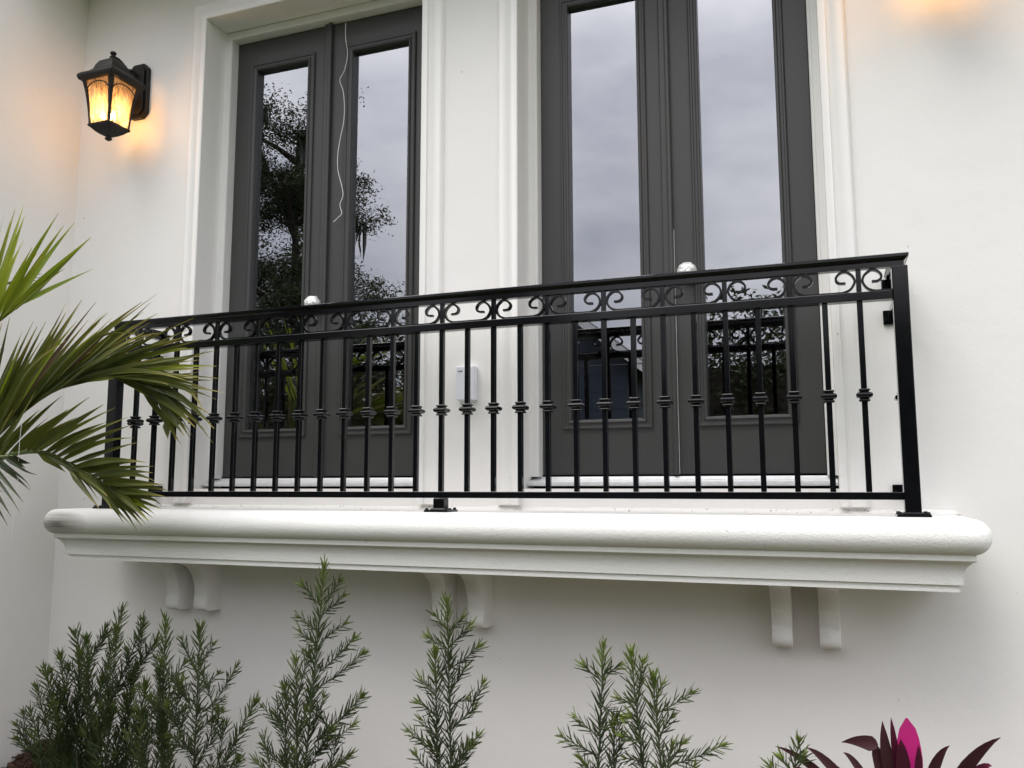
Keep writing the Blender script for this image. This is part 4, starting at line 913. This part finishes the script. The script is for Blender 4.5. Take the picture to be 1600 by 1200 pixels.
def lantern(cx, label):
    cy = .095; d = empty('wall_lantern', (cx, WALL, 2.24), label, 'lantern', 'carriage lanterns on the facade')
    # back plate: elongated octagon with stepped face
    def octa(w, z0, z1, c, y0, y1):
        pts = [(-w, z0+c), (-w+c, z0), (w-c, z0), (w, z0+c), (w, z1-c), (w-c, z1), (-w+c, z1), (-w, z1-c)]
        v = [(cx+x, y0, z) for x, z in pts]+[(cx+x, y1, z) for x, z in pts]
        return v, [tuple(range(8)), tuple(range(15, 7, -1))]+[(i, 8+i, 8+(i+1)%8, (i+1)%8) for i in range(8)]
    B = MB(); B.add(*octa(.064, 2.080, 2.392, .028, .272, .2995)); B.add(*octa(.050, 2.098, 2.374, .024, .256, .2718))
    B.build('back_plate', IRON, d, bevel=.003, seg=1)
    arm = catmull([(cx, .262, 2.315), (cx, .235, 2.330), (cx, .205, 2.322), (cx, .180, 2.322), (cx, .155, 2.338), (cx, .125, 2.347), (cx, cy, 2.345)], 4)
    MB().tube(arm, .0105, 8).build('arm', IRON, d, smooth=True)
    MB().lathe((cx, cy, 0), [(.004,2.330),(.016,2.334),(.018,2.343),(.012,2.350),(.009,2.356),(.015,2.361),(.0165,2.367),(.013,2.373),(.004,2.376)]).build('finial', IRON, d, smooth=True)
    # roof: stepped rim and bell-shaped hip
    MB().lathe((cx, cy, 0), [(.100,2.186),(.112,2.190),(.118,2.205),(.118,2.216),(.108,2.228),(.082,2.244),(.066,2.262),(.058,2.288),(.046,2.312),(.030,2.324),(.016,2.333)], square=True).build('roof', IRON, d, bevel=.002, seg=1)
    # body: curved tapering corner posts and panes
    zs = [1.957, 1.985, 2.02, 2.06, 2.10, 2.14, 2.17, 2.188]; hw = [.069, .0705, .0735, .0775, .0825, .0885, .0945, .099]
    for sx in (-1, 1):
        for sy in (-1, 1):
            B = MB(); n = len(zs); v = []
            for k, (z, h) in enumerate(zip(zs, hw)):
                w = .011+.010*max(0, (z-2.03)/.155)
                X = cx+sx*h; Y = cy+sy*h
                v += [(X, Y, z), (X-sx*w, Y, z), (X-sx*w, Y-sy*.006, z), (X-sx*.006, Y-sy*.006, z), (X-sx*.006, Y-sy*w, z), (X, Y-sy*w, z)]
            f = [(k*6+i, k*6+(i+1)%6, (k+1)*6+(i+1)%6, (k+1)*6+i) for k in range(n-1) for i in range(6)]+[(0,1,2,3,4,5), tuple((n-1)*6+i for i in range(6))]
            B.add(v, f).build('corner_post', IRON, d)
    for ax in range(4):
        ca, sa = [(1,0),(0,1),(-1,0),(0,-1)][ax]
        v = []
        for z, h in zip(zs, hw):
            for u in (-1, 1):
                p = (h-.007, u*(h-.006)); v.append((cx+ca*p[0]-sa*p[1], cy+sa*p[0]+ca*p[1], z))
        f = [(2*k, 2*k+1, 2*k+3, 2*k+2) for k in range(len(zs)-1)]
        mesh('glass_pane', v, f, LGLASS, d, smooth=True)
        pts = []
        for k in range(13):
            a = pi*k/12; u = -.076*cos(a); z = 2.118+.052*sin(a); h = .0825+(z-2.10)*.17
            p = (h+.001, u); pts.append((cx+ca*p[0]-sa*p[1], cy+sa*p[0]+ca*p[1], z))
        MB().tube(pts, .0032, 6).build('arch_rod', IRON, d, smooth=True)
    MB().lathe((cx, cy, 0), [(.006,1.882),(.013,1.888),(.014,1.896),(.009,1.902),(.018,1.907),(.032,1.913),(.048,1.925),(.064,1.942),(.073,1.948),(.073,1.958),(.066,1.960)], square=True).build('base', IRON, d, bevel=.0015, seg=1)
    # candelabra cluster
    for k in range(3):
        a = pi/2+2*pi*k/3+.3; X = cx+.03*cos(a); Y = cy+.03*sin(a)
        c_ = MB().cyl((X, Y, 1.958), .009, .035, 'z', 10).build('candle_sleeve', WHITE, d, smooth=True)
        MB().lathe((X, Y, 1.992), [(.004,0),(.010,.008),(.012,.018),(.009,.030),(.003,.044)], n=12).build('bulb', BULB, c_, smooth=True)
    ld = bpy.data.lights.new('lantern_light', 'POINT'); ld.energy = LAMP_W; ld.color = (1, .50, .18); ld.shadow_soft_size = .02
    lo = bpy.data.objects.new('lantern_light', ld); lo.location = (cx, cy, 2.045); link(lo, d)
    return d
LAMP_W = 1.6
lantern(-.372, 'lit black four-sided carriage lantern beside the left doors, near the corner')
lantern(3.560, 'lit carriage lantern just above the picture, its glow showing at top right')

# ================================================================ leaves
def set_t(me, vals):
    a = me.attributes.new('t', 'FLOAT', 'POINT'); a.data.foreach_set('value', vals)
def leaflet(name, b, t, w, m, parent, bow, fold=.35, tipfade=.55, seg=10, mid=None, side_hint=None, blunt=False, kink=False, peak=0, flat=False):
    b = Vector(b); t = Vector(t); ax = t-b; Ln = ax.length
    if mid is not None: mid = Vector(mid)
    else: mid = (b+t)/2 + Vector((0, 0, 1))*Ln*bow
    view = (Vector((.345, -.931, -.1)) + Vector((random.uniform(-.35,.35), random.uniform(-.2,.2), random.uniform(-.35,.35)))).normalized()
    if side_hint: view = Vector(side_hint)
    c1 = 2*mid-(b+t)/2
    v = []; tv = []
    tw = random.uniform(-.35, .35)
    kk = Vector((0, 0, 0)); ks = .6
    if kink:
        tw = random.uniform(-.9, .9); ks = random.uniform(.45, .75)
        if random.random() < .4: kk = Vector((random.uniform(-.4,.4), random.uniform(-.6,.6), random.uniform(-.9,.5)))*Ln*.12
    for i in range(seg+1):
        s = i/seg; p = b*(1-s)**2+c1*2*s*(1-s)+t*s*s
        d = ((c1-b)*(1-s)+(t-c1)*s).normalized()
        if s > ks: p = p + kk*((s-ks)/(1-ks))**1.5
        sd = d.cross(view).normalized()
        nn = sd.cross(d).normalized()
        sd = (sd*cos(tw*s)+nn*sin(tw*s)).normalized(); nn = sd.cross(d).normalized()
        if blunt: ww = w*.5*(min(1, s/.68)**.7)*max(.006, 1-max(0, (s-.66)/.34)**2)**.5
        elif peak: ww = w*.5*(.25+.75*min(1, s/peak))*max(.04, 1-max(0, (s-peak)/(1-peak))**1.5)
        else: ww = w*.5*(.35+.65*min(1, s/.28))*max(.05, 1-max(0, (s-.30)/.70)**1.25)
        v += [p-sd*ww+nn*ww*fold, p, p+sd*ww+nn*ww*fold]; tt = max(0, (s-tipfade)/(1-tipfade))**2; tv += [tt, tt*.8, tt]
    f = []
    for i in range(seg): k = i*3; f += [(k, k+1, k+4, k+3), (k+1, k+2, k+5, k+4)]
    o = mesh(name, v, f, m, parent, smooth=not flat); set_t(o.data, tv); return o

# palm at the left
palm = empty('palm_tree', (-.25, -.95, GROUND), 'green palm leaning in at the left edge, fronds crossing the railing', 'palm')
crown = Vector((-.25, -.92, .15))
tr = [(-.25, -.95, GROUND-.05), (-.27, -.95, -.9), (-.26, -.93, -.4), (-.25, -.92, .12)]
MB().tube(catmull(tr, 6), [.075-.0015*i for i in range(19)], 14).build('trunk', BARK, palm, smooth=True)
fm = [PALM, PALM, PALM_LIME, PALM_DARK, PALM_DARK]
for fi, (rach, ll) in enumerate(FRONDS):
    pts = [crown] + [Vector(p) for p in rach] if fi != 4 else [Vector(rach[0])+Vector((-.2, -.1, -.1))]+[Vector(p) for p in rach]
    P = catmull(pts, 4); n = len(P)
    fr = MB().tube(P, [.010*(1-i/n)+.0022 for i in range(n)], 6).build('frond', RACHIS, palm, smooth=True)
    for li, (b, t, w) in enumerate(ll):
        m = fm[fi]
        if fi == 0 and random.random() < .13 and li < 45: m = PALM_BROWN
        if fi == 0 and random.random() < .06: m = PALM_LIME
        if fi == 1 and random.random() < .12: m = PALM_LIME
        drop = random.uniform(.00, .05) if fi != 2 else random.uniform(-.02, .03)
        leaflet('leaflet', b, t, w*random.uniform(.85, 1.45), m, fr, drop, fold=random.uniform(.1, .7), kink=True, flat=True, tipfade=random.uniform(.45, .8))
def unseen_frond(d, ln, rise, droop, seed):  # fronds out of view, added to shade the lower-left wall
    rnd = random.Random(seed); d = Vector(d).normalized(); P = []
    for i in range(13):
        s = i/12; P.append(crown+d*ln*s+Vector((0, 0, rise*math.sin(s*pi*.62)-droop*s*s)))
    B = MB(); B.tube(P, [.010*(1-i/13)+.002 for i in range(13)], 6)
    sd = d.cross(Vector((0, 0, 1)))
    for k in range(64):
        s = .12+.86*(k//2)/32; p = P[int(s*12)]; q = P[min(12, int(s*12)+1)]; b_ = p.lerp(q, s*12-int(s*12)); sg = 1 if k % 2 else -1
        t_ = b_+(d*.55+sd*sg*.75+Vector((0, 0, rnd.uniform(-.1, .25))))*.42*(1-.45*abs(s-.45))*rnd.uniform(.85, 1.1); m_ = (b_+t_)/2+Vector((0, 0, .03)); w_ = (t_-b_).cross(Vector((0, 0, 1))).normalized()*.014
        B.add([b_, m_-w_, t_, m_+w_], [(0, 1, 2, 3)])
    o = B.build('frond', PALM, palm); set_t(o.data, [0.]*len(o.data.vertices)); o['kind'] = 'stuff'
for k, a in enumerate((((-.35,-1,0),1.25,.55,.45),((.25,-1,0),1.2,.8,.3),((-.9,-.6,0),.9,.9,.3),((-.2,-.9,0),1.0,1.1,.1),((.05,-1,0),1.3,.2,.75))): unseen_frond(*a, k)
fb = MB().tube(catmull(FIBRE_PATH, 4), .0009, 4).build('hanging_fibre', STRINGM, palm)

# ti plant
ti = empty('ti_plant', (3.25, -.42, GROUND), 'maroon ti plant with one bright pink leaf at the bottom right', 'plant')
ctr = Vector((3.262, -.42, -.97))
MB().tube(catmull([(3.25, -.42, GROUND-.03), (3.265, -.41, -1.15), (3.262, -.42, -.95)], 5), .013, 10).build('stem', BARK, ti, smooth=True)
for b, m_, t, w, c in TI_LEAVES:
    mm = {'d': TI_D, 'b': TI_D, 'r': TI_R, 'p': TI_P}[c]
    if c == 'b':
        o = leaflet('leaf', ctr, Vector(m_)+Vector((-.004, 0, .016)), .044, mm, ti, 0, fold=.3, tipfade=.9, blunt=True, side_hint=(.25, -.95, .1))
        leaflet('leaf', Vector(m_)+Vector((.008, -.004, .002)), t, w, mm, ti, .09, fold=.25, tipfade=.8, peak=.15)
    else:
        md = Vector(m_); bb = ctr+Vector((random.uniform(-.01,.01), random.uniform(-.01,.01), random.uniform(-.05,.02)))
        # the mid point steers a quadratic curve
        o = leaflet('leaf', bb, t, w*1.05, mm, ti, 0, mid=(bb+Vector(t))*.5*.35+md*.65 if c != 'p' else None, fold=.3 if c != 'p' else .12, tipfade=.75, seg=14, blunt=(c == 'p'), peak=.62,
                    side_hint=(.25, -.95, .1) if c in 'pr' else None)
        if c == 'p': o['label'] = 'bright magenta pink new leaf'

# podocarpus shrubs
NAMES = {'bush': 'wide bushy green podocarpus in the left corner below the ledge',
 'pair': 'two-spired green podocarpus right of the corner bush, under the left corbels',
 'tall': 'tallest narrow podocarpus, its tip overlapping the ledge underside',
 'mid': 'slender podocarpus standing in front of the middle corbels',
 'twinleft': 'short podocarpus with lime tip, left of the two at lower centre right',
 'twinright': 'short podocarpus with spreading side branch, right of the two at lower centre right',
 'small': 'podocarpus tip barely showing beside the ti plant'}
def shoot(B, tv, b, t, first_len, rnd):
    b = Vector(b); t = Vector(t); ax = t-b; Ln = ax.length; d0 = ax.normalized()
    sagdir = Vector((0, 0, -1)) - d0*(-d0.z)
    lead = Ln > .24; n = max(12, int(Ln/(.0036 if lead else .0042))); ga = 2.399
    ph = rnd.uniform(0, 6)
    lean = .05*Ln
    path = []
    for i in range(n+1):
        s = i/n; p = b+ax*s + sagdir*lean*4*s*(1-s)*.5
        path.append(p)
        if i < n*.05 and Ln < .2: continue
        d = d0
        a = ph+i*ga
        e1 = d.cross(Vector((.2, .9, .1))).normalized(); e2 = d.cross(e1)
        rad = e1*cos(a)+e2*sin(a)
        end = max(0., (s-.86)/.14)
        ang = radians(rnd.uniform(26, 50))*(1-end)+radians(rnd.uniform(4, 36))*end
        ln = rnd.uniform(.75, 1.1)*(.066 if lead else .053)*(1-.25*end)
        dr = d*cos(ang)+rad*sin(ang)
        cu = rnd.uniform(-.06, .16); tip = p+dr*ln + Vector((0, 0, 1))*ln*cu
        sd = dr.cross(Vector((rnd.uniform(-1,1), rnd.uniform(-1,1), rnd.uniform(-1,1)))).normalized()*(.0027 if lead else .0024)
        m1 = p+dr*ln*.18; m2 = p+dr*ln*.80+Vector((0,0,1))*ln*cu*.6
        k = len(B.v); B.v += [tuple(p), tuple(m1+sd), tuple(m1-sd), tuple(m2+sd*.85), tuple(m2-sd*.85), tuple(tip)]
        B.f += [(k, k+2, k+1), (k+1, k+2, k+4, k+3), (k+3, k+4, k+5)]
        y = max(0, (s-.68)/.32)*rnd.uniform(.5, 1)*first_len; tv += [y]*6
    for _ in range(14 if lead else 8):
        a = rnd.uniform(0, 6.3); e1 = d0.cross(Vector((.2, .9, .1))).normalized(); e2 = d0.cross(e1); ang = radians(rnd.uniform(3, 40)); dr = d0*cos(ang)+(e1*cos(a)+e2*sin(a))*sin(ang); ln = rnd.uniform(.02, .038); p = t-d0*rnd.uniform(0, .012); sd = dr.cross(Vector((rnd.uniform(-1,1), rnd.uniform(-1,1), rnd.uniform(-1,1)))).normalized()*.0027
        k = len(B.v); B.v += [tuple(p), tuple(p+dr*ln*.5+sd), tuple(p+dr*ln*.5-sd), tuple(p+dr*ln)]; B.f += [(k, k+2, k+1), (k+1, k+2, k+3)]; tv += [first_len]*4
    return path
for nm, shs in SHRUBS:
    rnd = random.Random(nm)
    bx_ = sum(s[0][0] for s in shs)/len(shs); by_ = sum(s[0][1] for s in shs)/len(shs)
    e = empty('podocarpus_shrub', (bx_, by_, GROUND), NAMES[nm], 'shrub', 'podocarpus shrubs planted along the wall')
    B = MB(); tv = []; stems = []
    lime = {'bush': .35, 'pair': .35, 'tall': .45, 'mid': .75, 'twinleft': 1., 'twinright': .8, 'small': .8}[nm]
    if nm in ('bush', 'pair', 'tall', 'mid'):
        for _ in range({'bush': 48, 'pair': 28, 'tall': 9, 'mid': 5}[nm]):
            b, t = rnd.choice(shs); s = rnd.uniform(.05, .75); b = Vector(b).lerp(Vector(t), s)
            if b.z > {'bush': -.62, 'pair': -.72, 'tall': -.62, 'mid': -.7}[nm]: continue
            t = b+Vector((rnd.uniform(-.6, .6), rnd.uniform(-.6, .6), rnd.uniform(.5, 1.2))).normalized()*rnd.uniform(.10, .22)
            shs.append((b, t))
    for b, t in shs:
        stems.append(shoot(B, tv, b, t, lime*rnd.uniform(.5, 1), rnd))
    # bare lower wood down to the bed
    low = [s for s in shs if s[0][2] < -.95] or [shs[0]]
    fo = mesh('foliage', B.v, B.f, YEW, e); set_t(fo.data, tv); fo['kind'] = 'stuff'
    for b, t in low:
        b = Vector(b); g0 = Vector((bx_*.6+b.x*.4, by_*.6+b.y*.4, GROUND))
        stems.append([g0, (g0+b)/2+Vector((0, 0, .02)), b])
    for st in stems:
        P = st[::6]+[st[-1]] if len(st) > 8 else st
        MB().tube(P, [(.0042 if len(st) > 70 else .0026)*(1-.65*i/len(P)) for i in range(len(P))], 5).build('stem', YEWSTEM, e, smooth=True)

# ================================================================ across the road: what the door glass reflects
def leaf_cloud(B, tv, clusters, per, size, rnd):
    for c, r in clusters:
        for _ in range(per):
            p = c+Vector((rnd.gauss(0, 1), rnd.gauss(0, 1), rnd.gauss(0, .75)))*r*.5
            a = Vector((rnd.uniform(-1,1), rnd.uniform(-1,1), rnd.uniform(-.7,.7))).normalized(); b = a.cross(Vector((rnd.uniform(-1,1), rnd.uniform(-1,1), rnd.uniform(-1,1)))).normalized()
            s = size*rnd.uniform(.6, 1.3); k = len(B.v)
            B.v += [tuple(p-a*s), tuple(p+b*s*.45), tuple(p+a*s), tuple(p-b*s*.45)]; B.f.append((k, k+1, k+2, k+3)); tv += [0, .2, .5, .2]
def tree(name, base, h, spread, label, seed, leafm, ncl, per, size, crown_lo=.35, moss=False, limbs=9, group=None, topf=.72):
    rnd = random.Random(seed); base = Vector(base)
    e = empty(name, base, label, 'tree', group)
    top = base+Vector((rnd.uniform(-.3,.3), rnd.uniform(-.3,.3), h*topf)); r0 = h*.017
    tp = catmull([base-Vector((0,0,.2)), base+Vector((.1,0,h*.2)), base+Vector((-.1,.1,h*.45)), top], 4)
    MB().tube(tp, [r0*(1-.8*i/len(tp)) for i in range(len(tp))], 9).build('trunk', BARK, e, smooth=True)
    cl = []; lb = MB(); ms = MB()
    for k in range(limbs):
        f = .28+.68*k/limbs; p0 = base.lerp(top, f); a = k*2.4+rnd.uniform(-.4,.4)
        ln = spread*rnd.uniform(.75, 1.1)*(1-.95*max(0, (f-.4)))
        d = Vector((cos(a), sin(a), rnd.uniform(.05, .5)))
        p1 = p0+d*ln*.5+Vector((0,0,rnd.uniform(0,.06)*h)); p2 = p0+d*ln+Vector((0,0,rnd.uniform(-.02,.10)*h))
        P = catmull([p0, p1, p2], 5); lb.tube(P, [r0*.40*(1-.85*i/len(P))+.012 for i in range(len(P))], 6)
        for _ in range(5):
            s = rnd.uniform(.3, 1); q0 = P[int(s*(len(P)-1))]; q1 = q0+Vector((rnd.uniform(-1,1), rnd.uniform(-1,1), rnd.uniform(-.1,.8)))*spread*.28
            lb.tube([q0, (q0+q1)/2+Vector((0,0,.1)), q1], [.035, .022, .01], 5)
            for _ in range(max(1, ncl//(limbs*5))):
                cl.append((q1+Vector((rnd.gauss(0,1), rnd.gauss(0,1), rnd.gauss(0,.7)))*spread*.10, spread*.12*rnd.uniform(.6,1.4)))
            if moss and rnd.random() < .4:
                l_ = rnd.uniform(.4, 1.3)
                for _ in range(7):
                    o_ = Vector((rnd.uniform(-.12,.12), rnd.uniform(-.12,.12), 0)); ms.tube([q1+o_, q1+o_*1.2-Vector((0,0,l_*.5)), q1+o_*.6-Vector((0,0,l_*rnd.uniform(.7,1)))], [.03,.025,.005], 4)
    lb.build('limb', BARK, e, smooth=True)
    if ms.v: tag(ms.build('hanging_moss', MOSS, e), kind='stuff')
    B = MB(); tv = []; leaf_cloud(B, tv, cl, per, size, rnd)
    o = mesh('crown', B.v, B.f, leafm, e); set_t(o.data, tv); o['kind'] = 'stuff'
    return e
tree('oak_tree', (-9.9, -14.6, GROUND), 12.6, 2.8, 'tall mossy oak reflected in the left french doors', 3, OAKLEAF, 1080, 80, .043, moss=True, limbs=18, topf=.88)
tree('oak_tree', (-8.1, -13.2, GROUND), 7.0, 1.9, 'lower spreading tree reflected in the right leaf of the left doors', 8, OAKLEAF, 520, 66, .05, limbs=10, topf=.85)
tree('broadleaf_tree', (2.0, -16.0, GROUND), 5.6, 2.2, 'small dark tree reflected low in the right leaf of the right doors', 21, HEDGELEAF, 220, 60, .05, limbs=9)
tree('broadleaf_tree', (5.2, -15.0, GROUND), 6.2, 2.4, 'dark tree behind the street, right of the small reflected tree', 27, HEDGELEAF, 220, 60, .05, limbs=9)
def hedge(x0, x1, y, h, label, seed):
    rnd = random.Random(seed); B = MB(); tv = []; cl = []
    k = int((x1-x0)*60)
    for _ in range(k):
        x = rnd.uniform(x0, x1); hh = h*(.92+.13*noise.noise((x*.8, seed, 0))); cl.append((Vector((x, y+rnd.uniform(-.1,.5), GROUND+rnd.uniform(.6, hh))), .42))
    leaf_cloud(B, tv, cl, 52, .06, rnd)
    e = empty('hedge', ((x0+x1)/2, y, GROUND), label, 'hedge')
    o = mesh('foliage', B.v, B.f, HEDGELEAF, e); set_t(o.data, tv); o['kind'] = 'stuff'
    c = MB(); 
    for i in range(int((x1-x0)/.6)): c.cyl((x0+.3+i*.6, y, GROUND-.05), .035, h*.8, 'z', 6, .012)
    c.build('branches', BARK, e)
    MB().box(x0+.1, x1-.1, y-.10, y+.10, GROUND, GROUND+h*.70).build('dense_core', BARK, e)
hedge(-16, -1.9, -11.2, 5.0, 'dark tall hedge reflected low in the left doors', 4)
hedge(.45, 8, -11.4, 5.2, 'dark hedge reflected low in the right leaf of the right doors', 9)
nb = empty('neighbour_house', (-5, -18, GROUND), 'blue grey gabled house across the road, reflected in the right doors', 'house')
X0, X1, YF, YB, EV, RG = -6.3, -1.15, -15.0, -24.0, 3.0, 5.05; XM = (X0+X1)/2
v = [(X0,YF,GROUND),(X1,YF,GROUND),(X1,YF,EV),(XM,YF,RG-.1),(X0,YF,EV),(X0,YB,GROUND),(X1,YB,GROUND),(X1,YB,EV),(XM,YB,RG-.1),(X0,YB,EV)]
mesh('wall', v, [(0,1,2,3,4),(9,8,7,6,5),(1,6,7,2),(5,0,4,9)], HWALL, nb)
def slope(sx):
    xe = X1+.45 if sx > 0 else X0-.45; ze = EV-.34
    a = [(XM,YF+.5,RG),(xe,YF+.5,ze),(xe,YB-.5,ze),(XM,YB-.5,RG)]
    v = a+[(x,y,z+.16) for x,y,z in a]
    mesh('roof', v, [(0,1,2,3),(7,6,5,4),(0,4,5,1),(1,5,6,2),(2,6,7,3),(3,7,4,0)], HROOF, nb)
    a = [(XM,YF+.53,RG-.05),(xe,YF+.53,ze-.05),(xe,YF+.53,ze+.19),(XM,YF+.53,RG+.19)]; v = a+[(x,y-.025,z) for x,y,z in a]
    mesh('barge_board', v, [(0,1,2,3),(7,6,5,4),(0,4,5,1),(1,5,6,2),(2,6,7,3),(3,7,4,0)], WHITE, nb)
slope(1); slope(-1)
for i in range(10):
    z = GROUND+.35+i*.42
    MB().box(X0+.02, X1-.02, YF-.001+.001, YF+.012, z, z+.012).build('siding_lap', HWALL, nb)
for x, lab in ((-10.5, 'utility pole at the left across the road, mostly hidden by the hedge'), (9.5, 'utility pole far right across the road')):
    e = empty('utility_pole', (x, -10.4, GROUND), lab, 'pole')
    MB().cyl((x, -10.4, GROUND-.3), .14, 8.2, 'z', 12, .10).build('pole_shaft', BARK, e, smooth=True)
    MB().box(x-.9, x+.9, -10.47, -10.33, 3.9, 4.02).build('crossarm', BARK, e)
for k, (dz, lab) in enumerate(((0, 'upper utility wire over the road, reflected as a thin line'), (-.9, 'lower utility wire over the road, reflected as a thin line'))):
    P = [(-10.5+20*i/24, -10.4, 4.0+dz-.9*(1-((i-12)/12)**2)) for i in range(25)]
    tag(MB().tube(P, .011, 5).build('utility_wire', WIRE), lab, 'wire', 'utility wires')
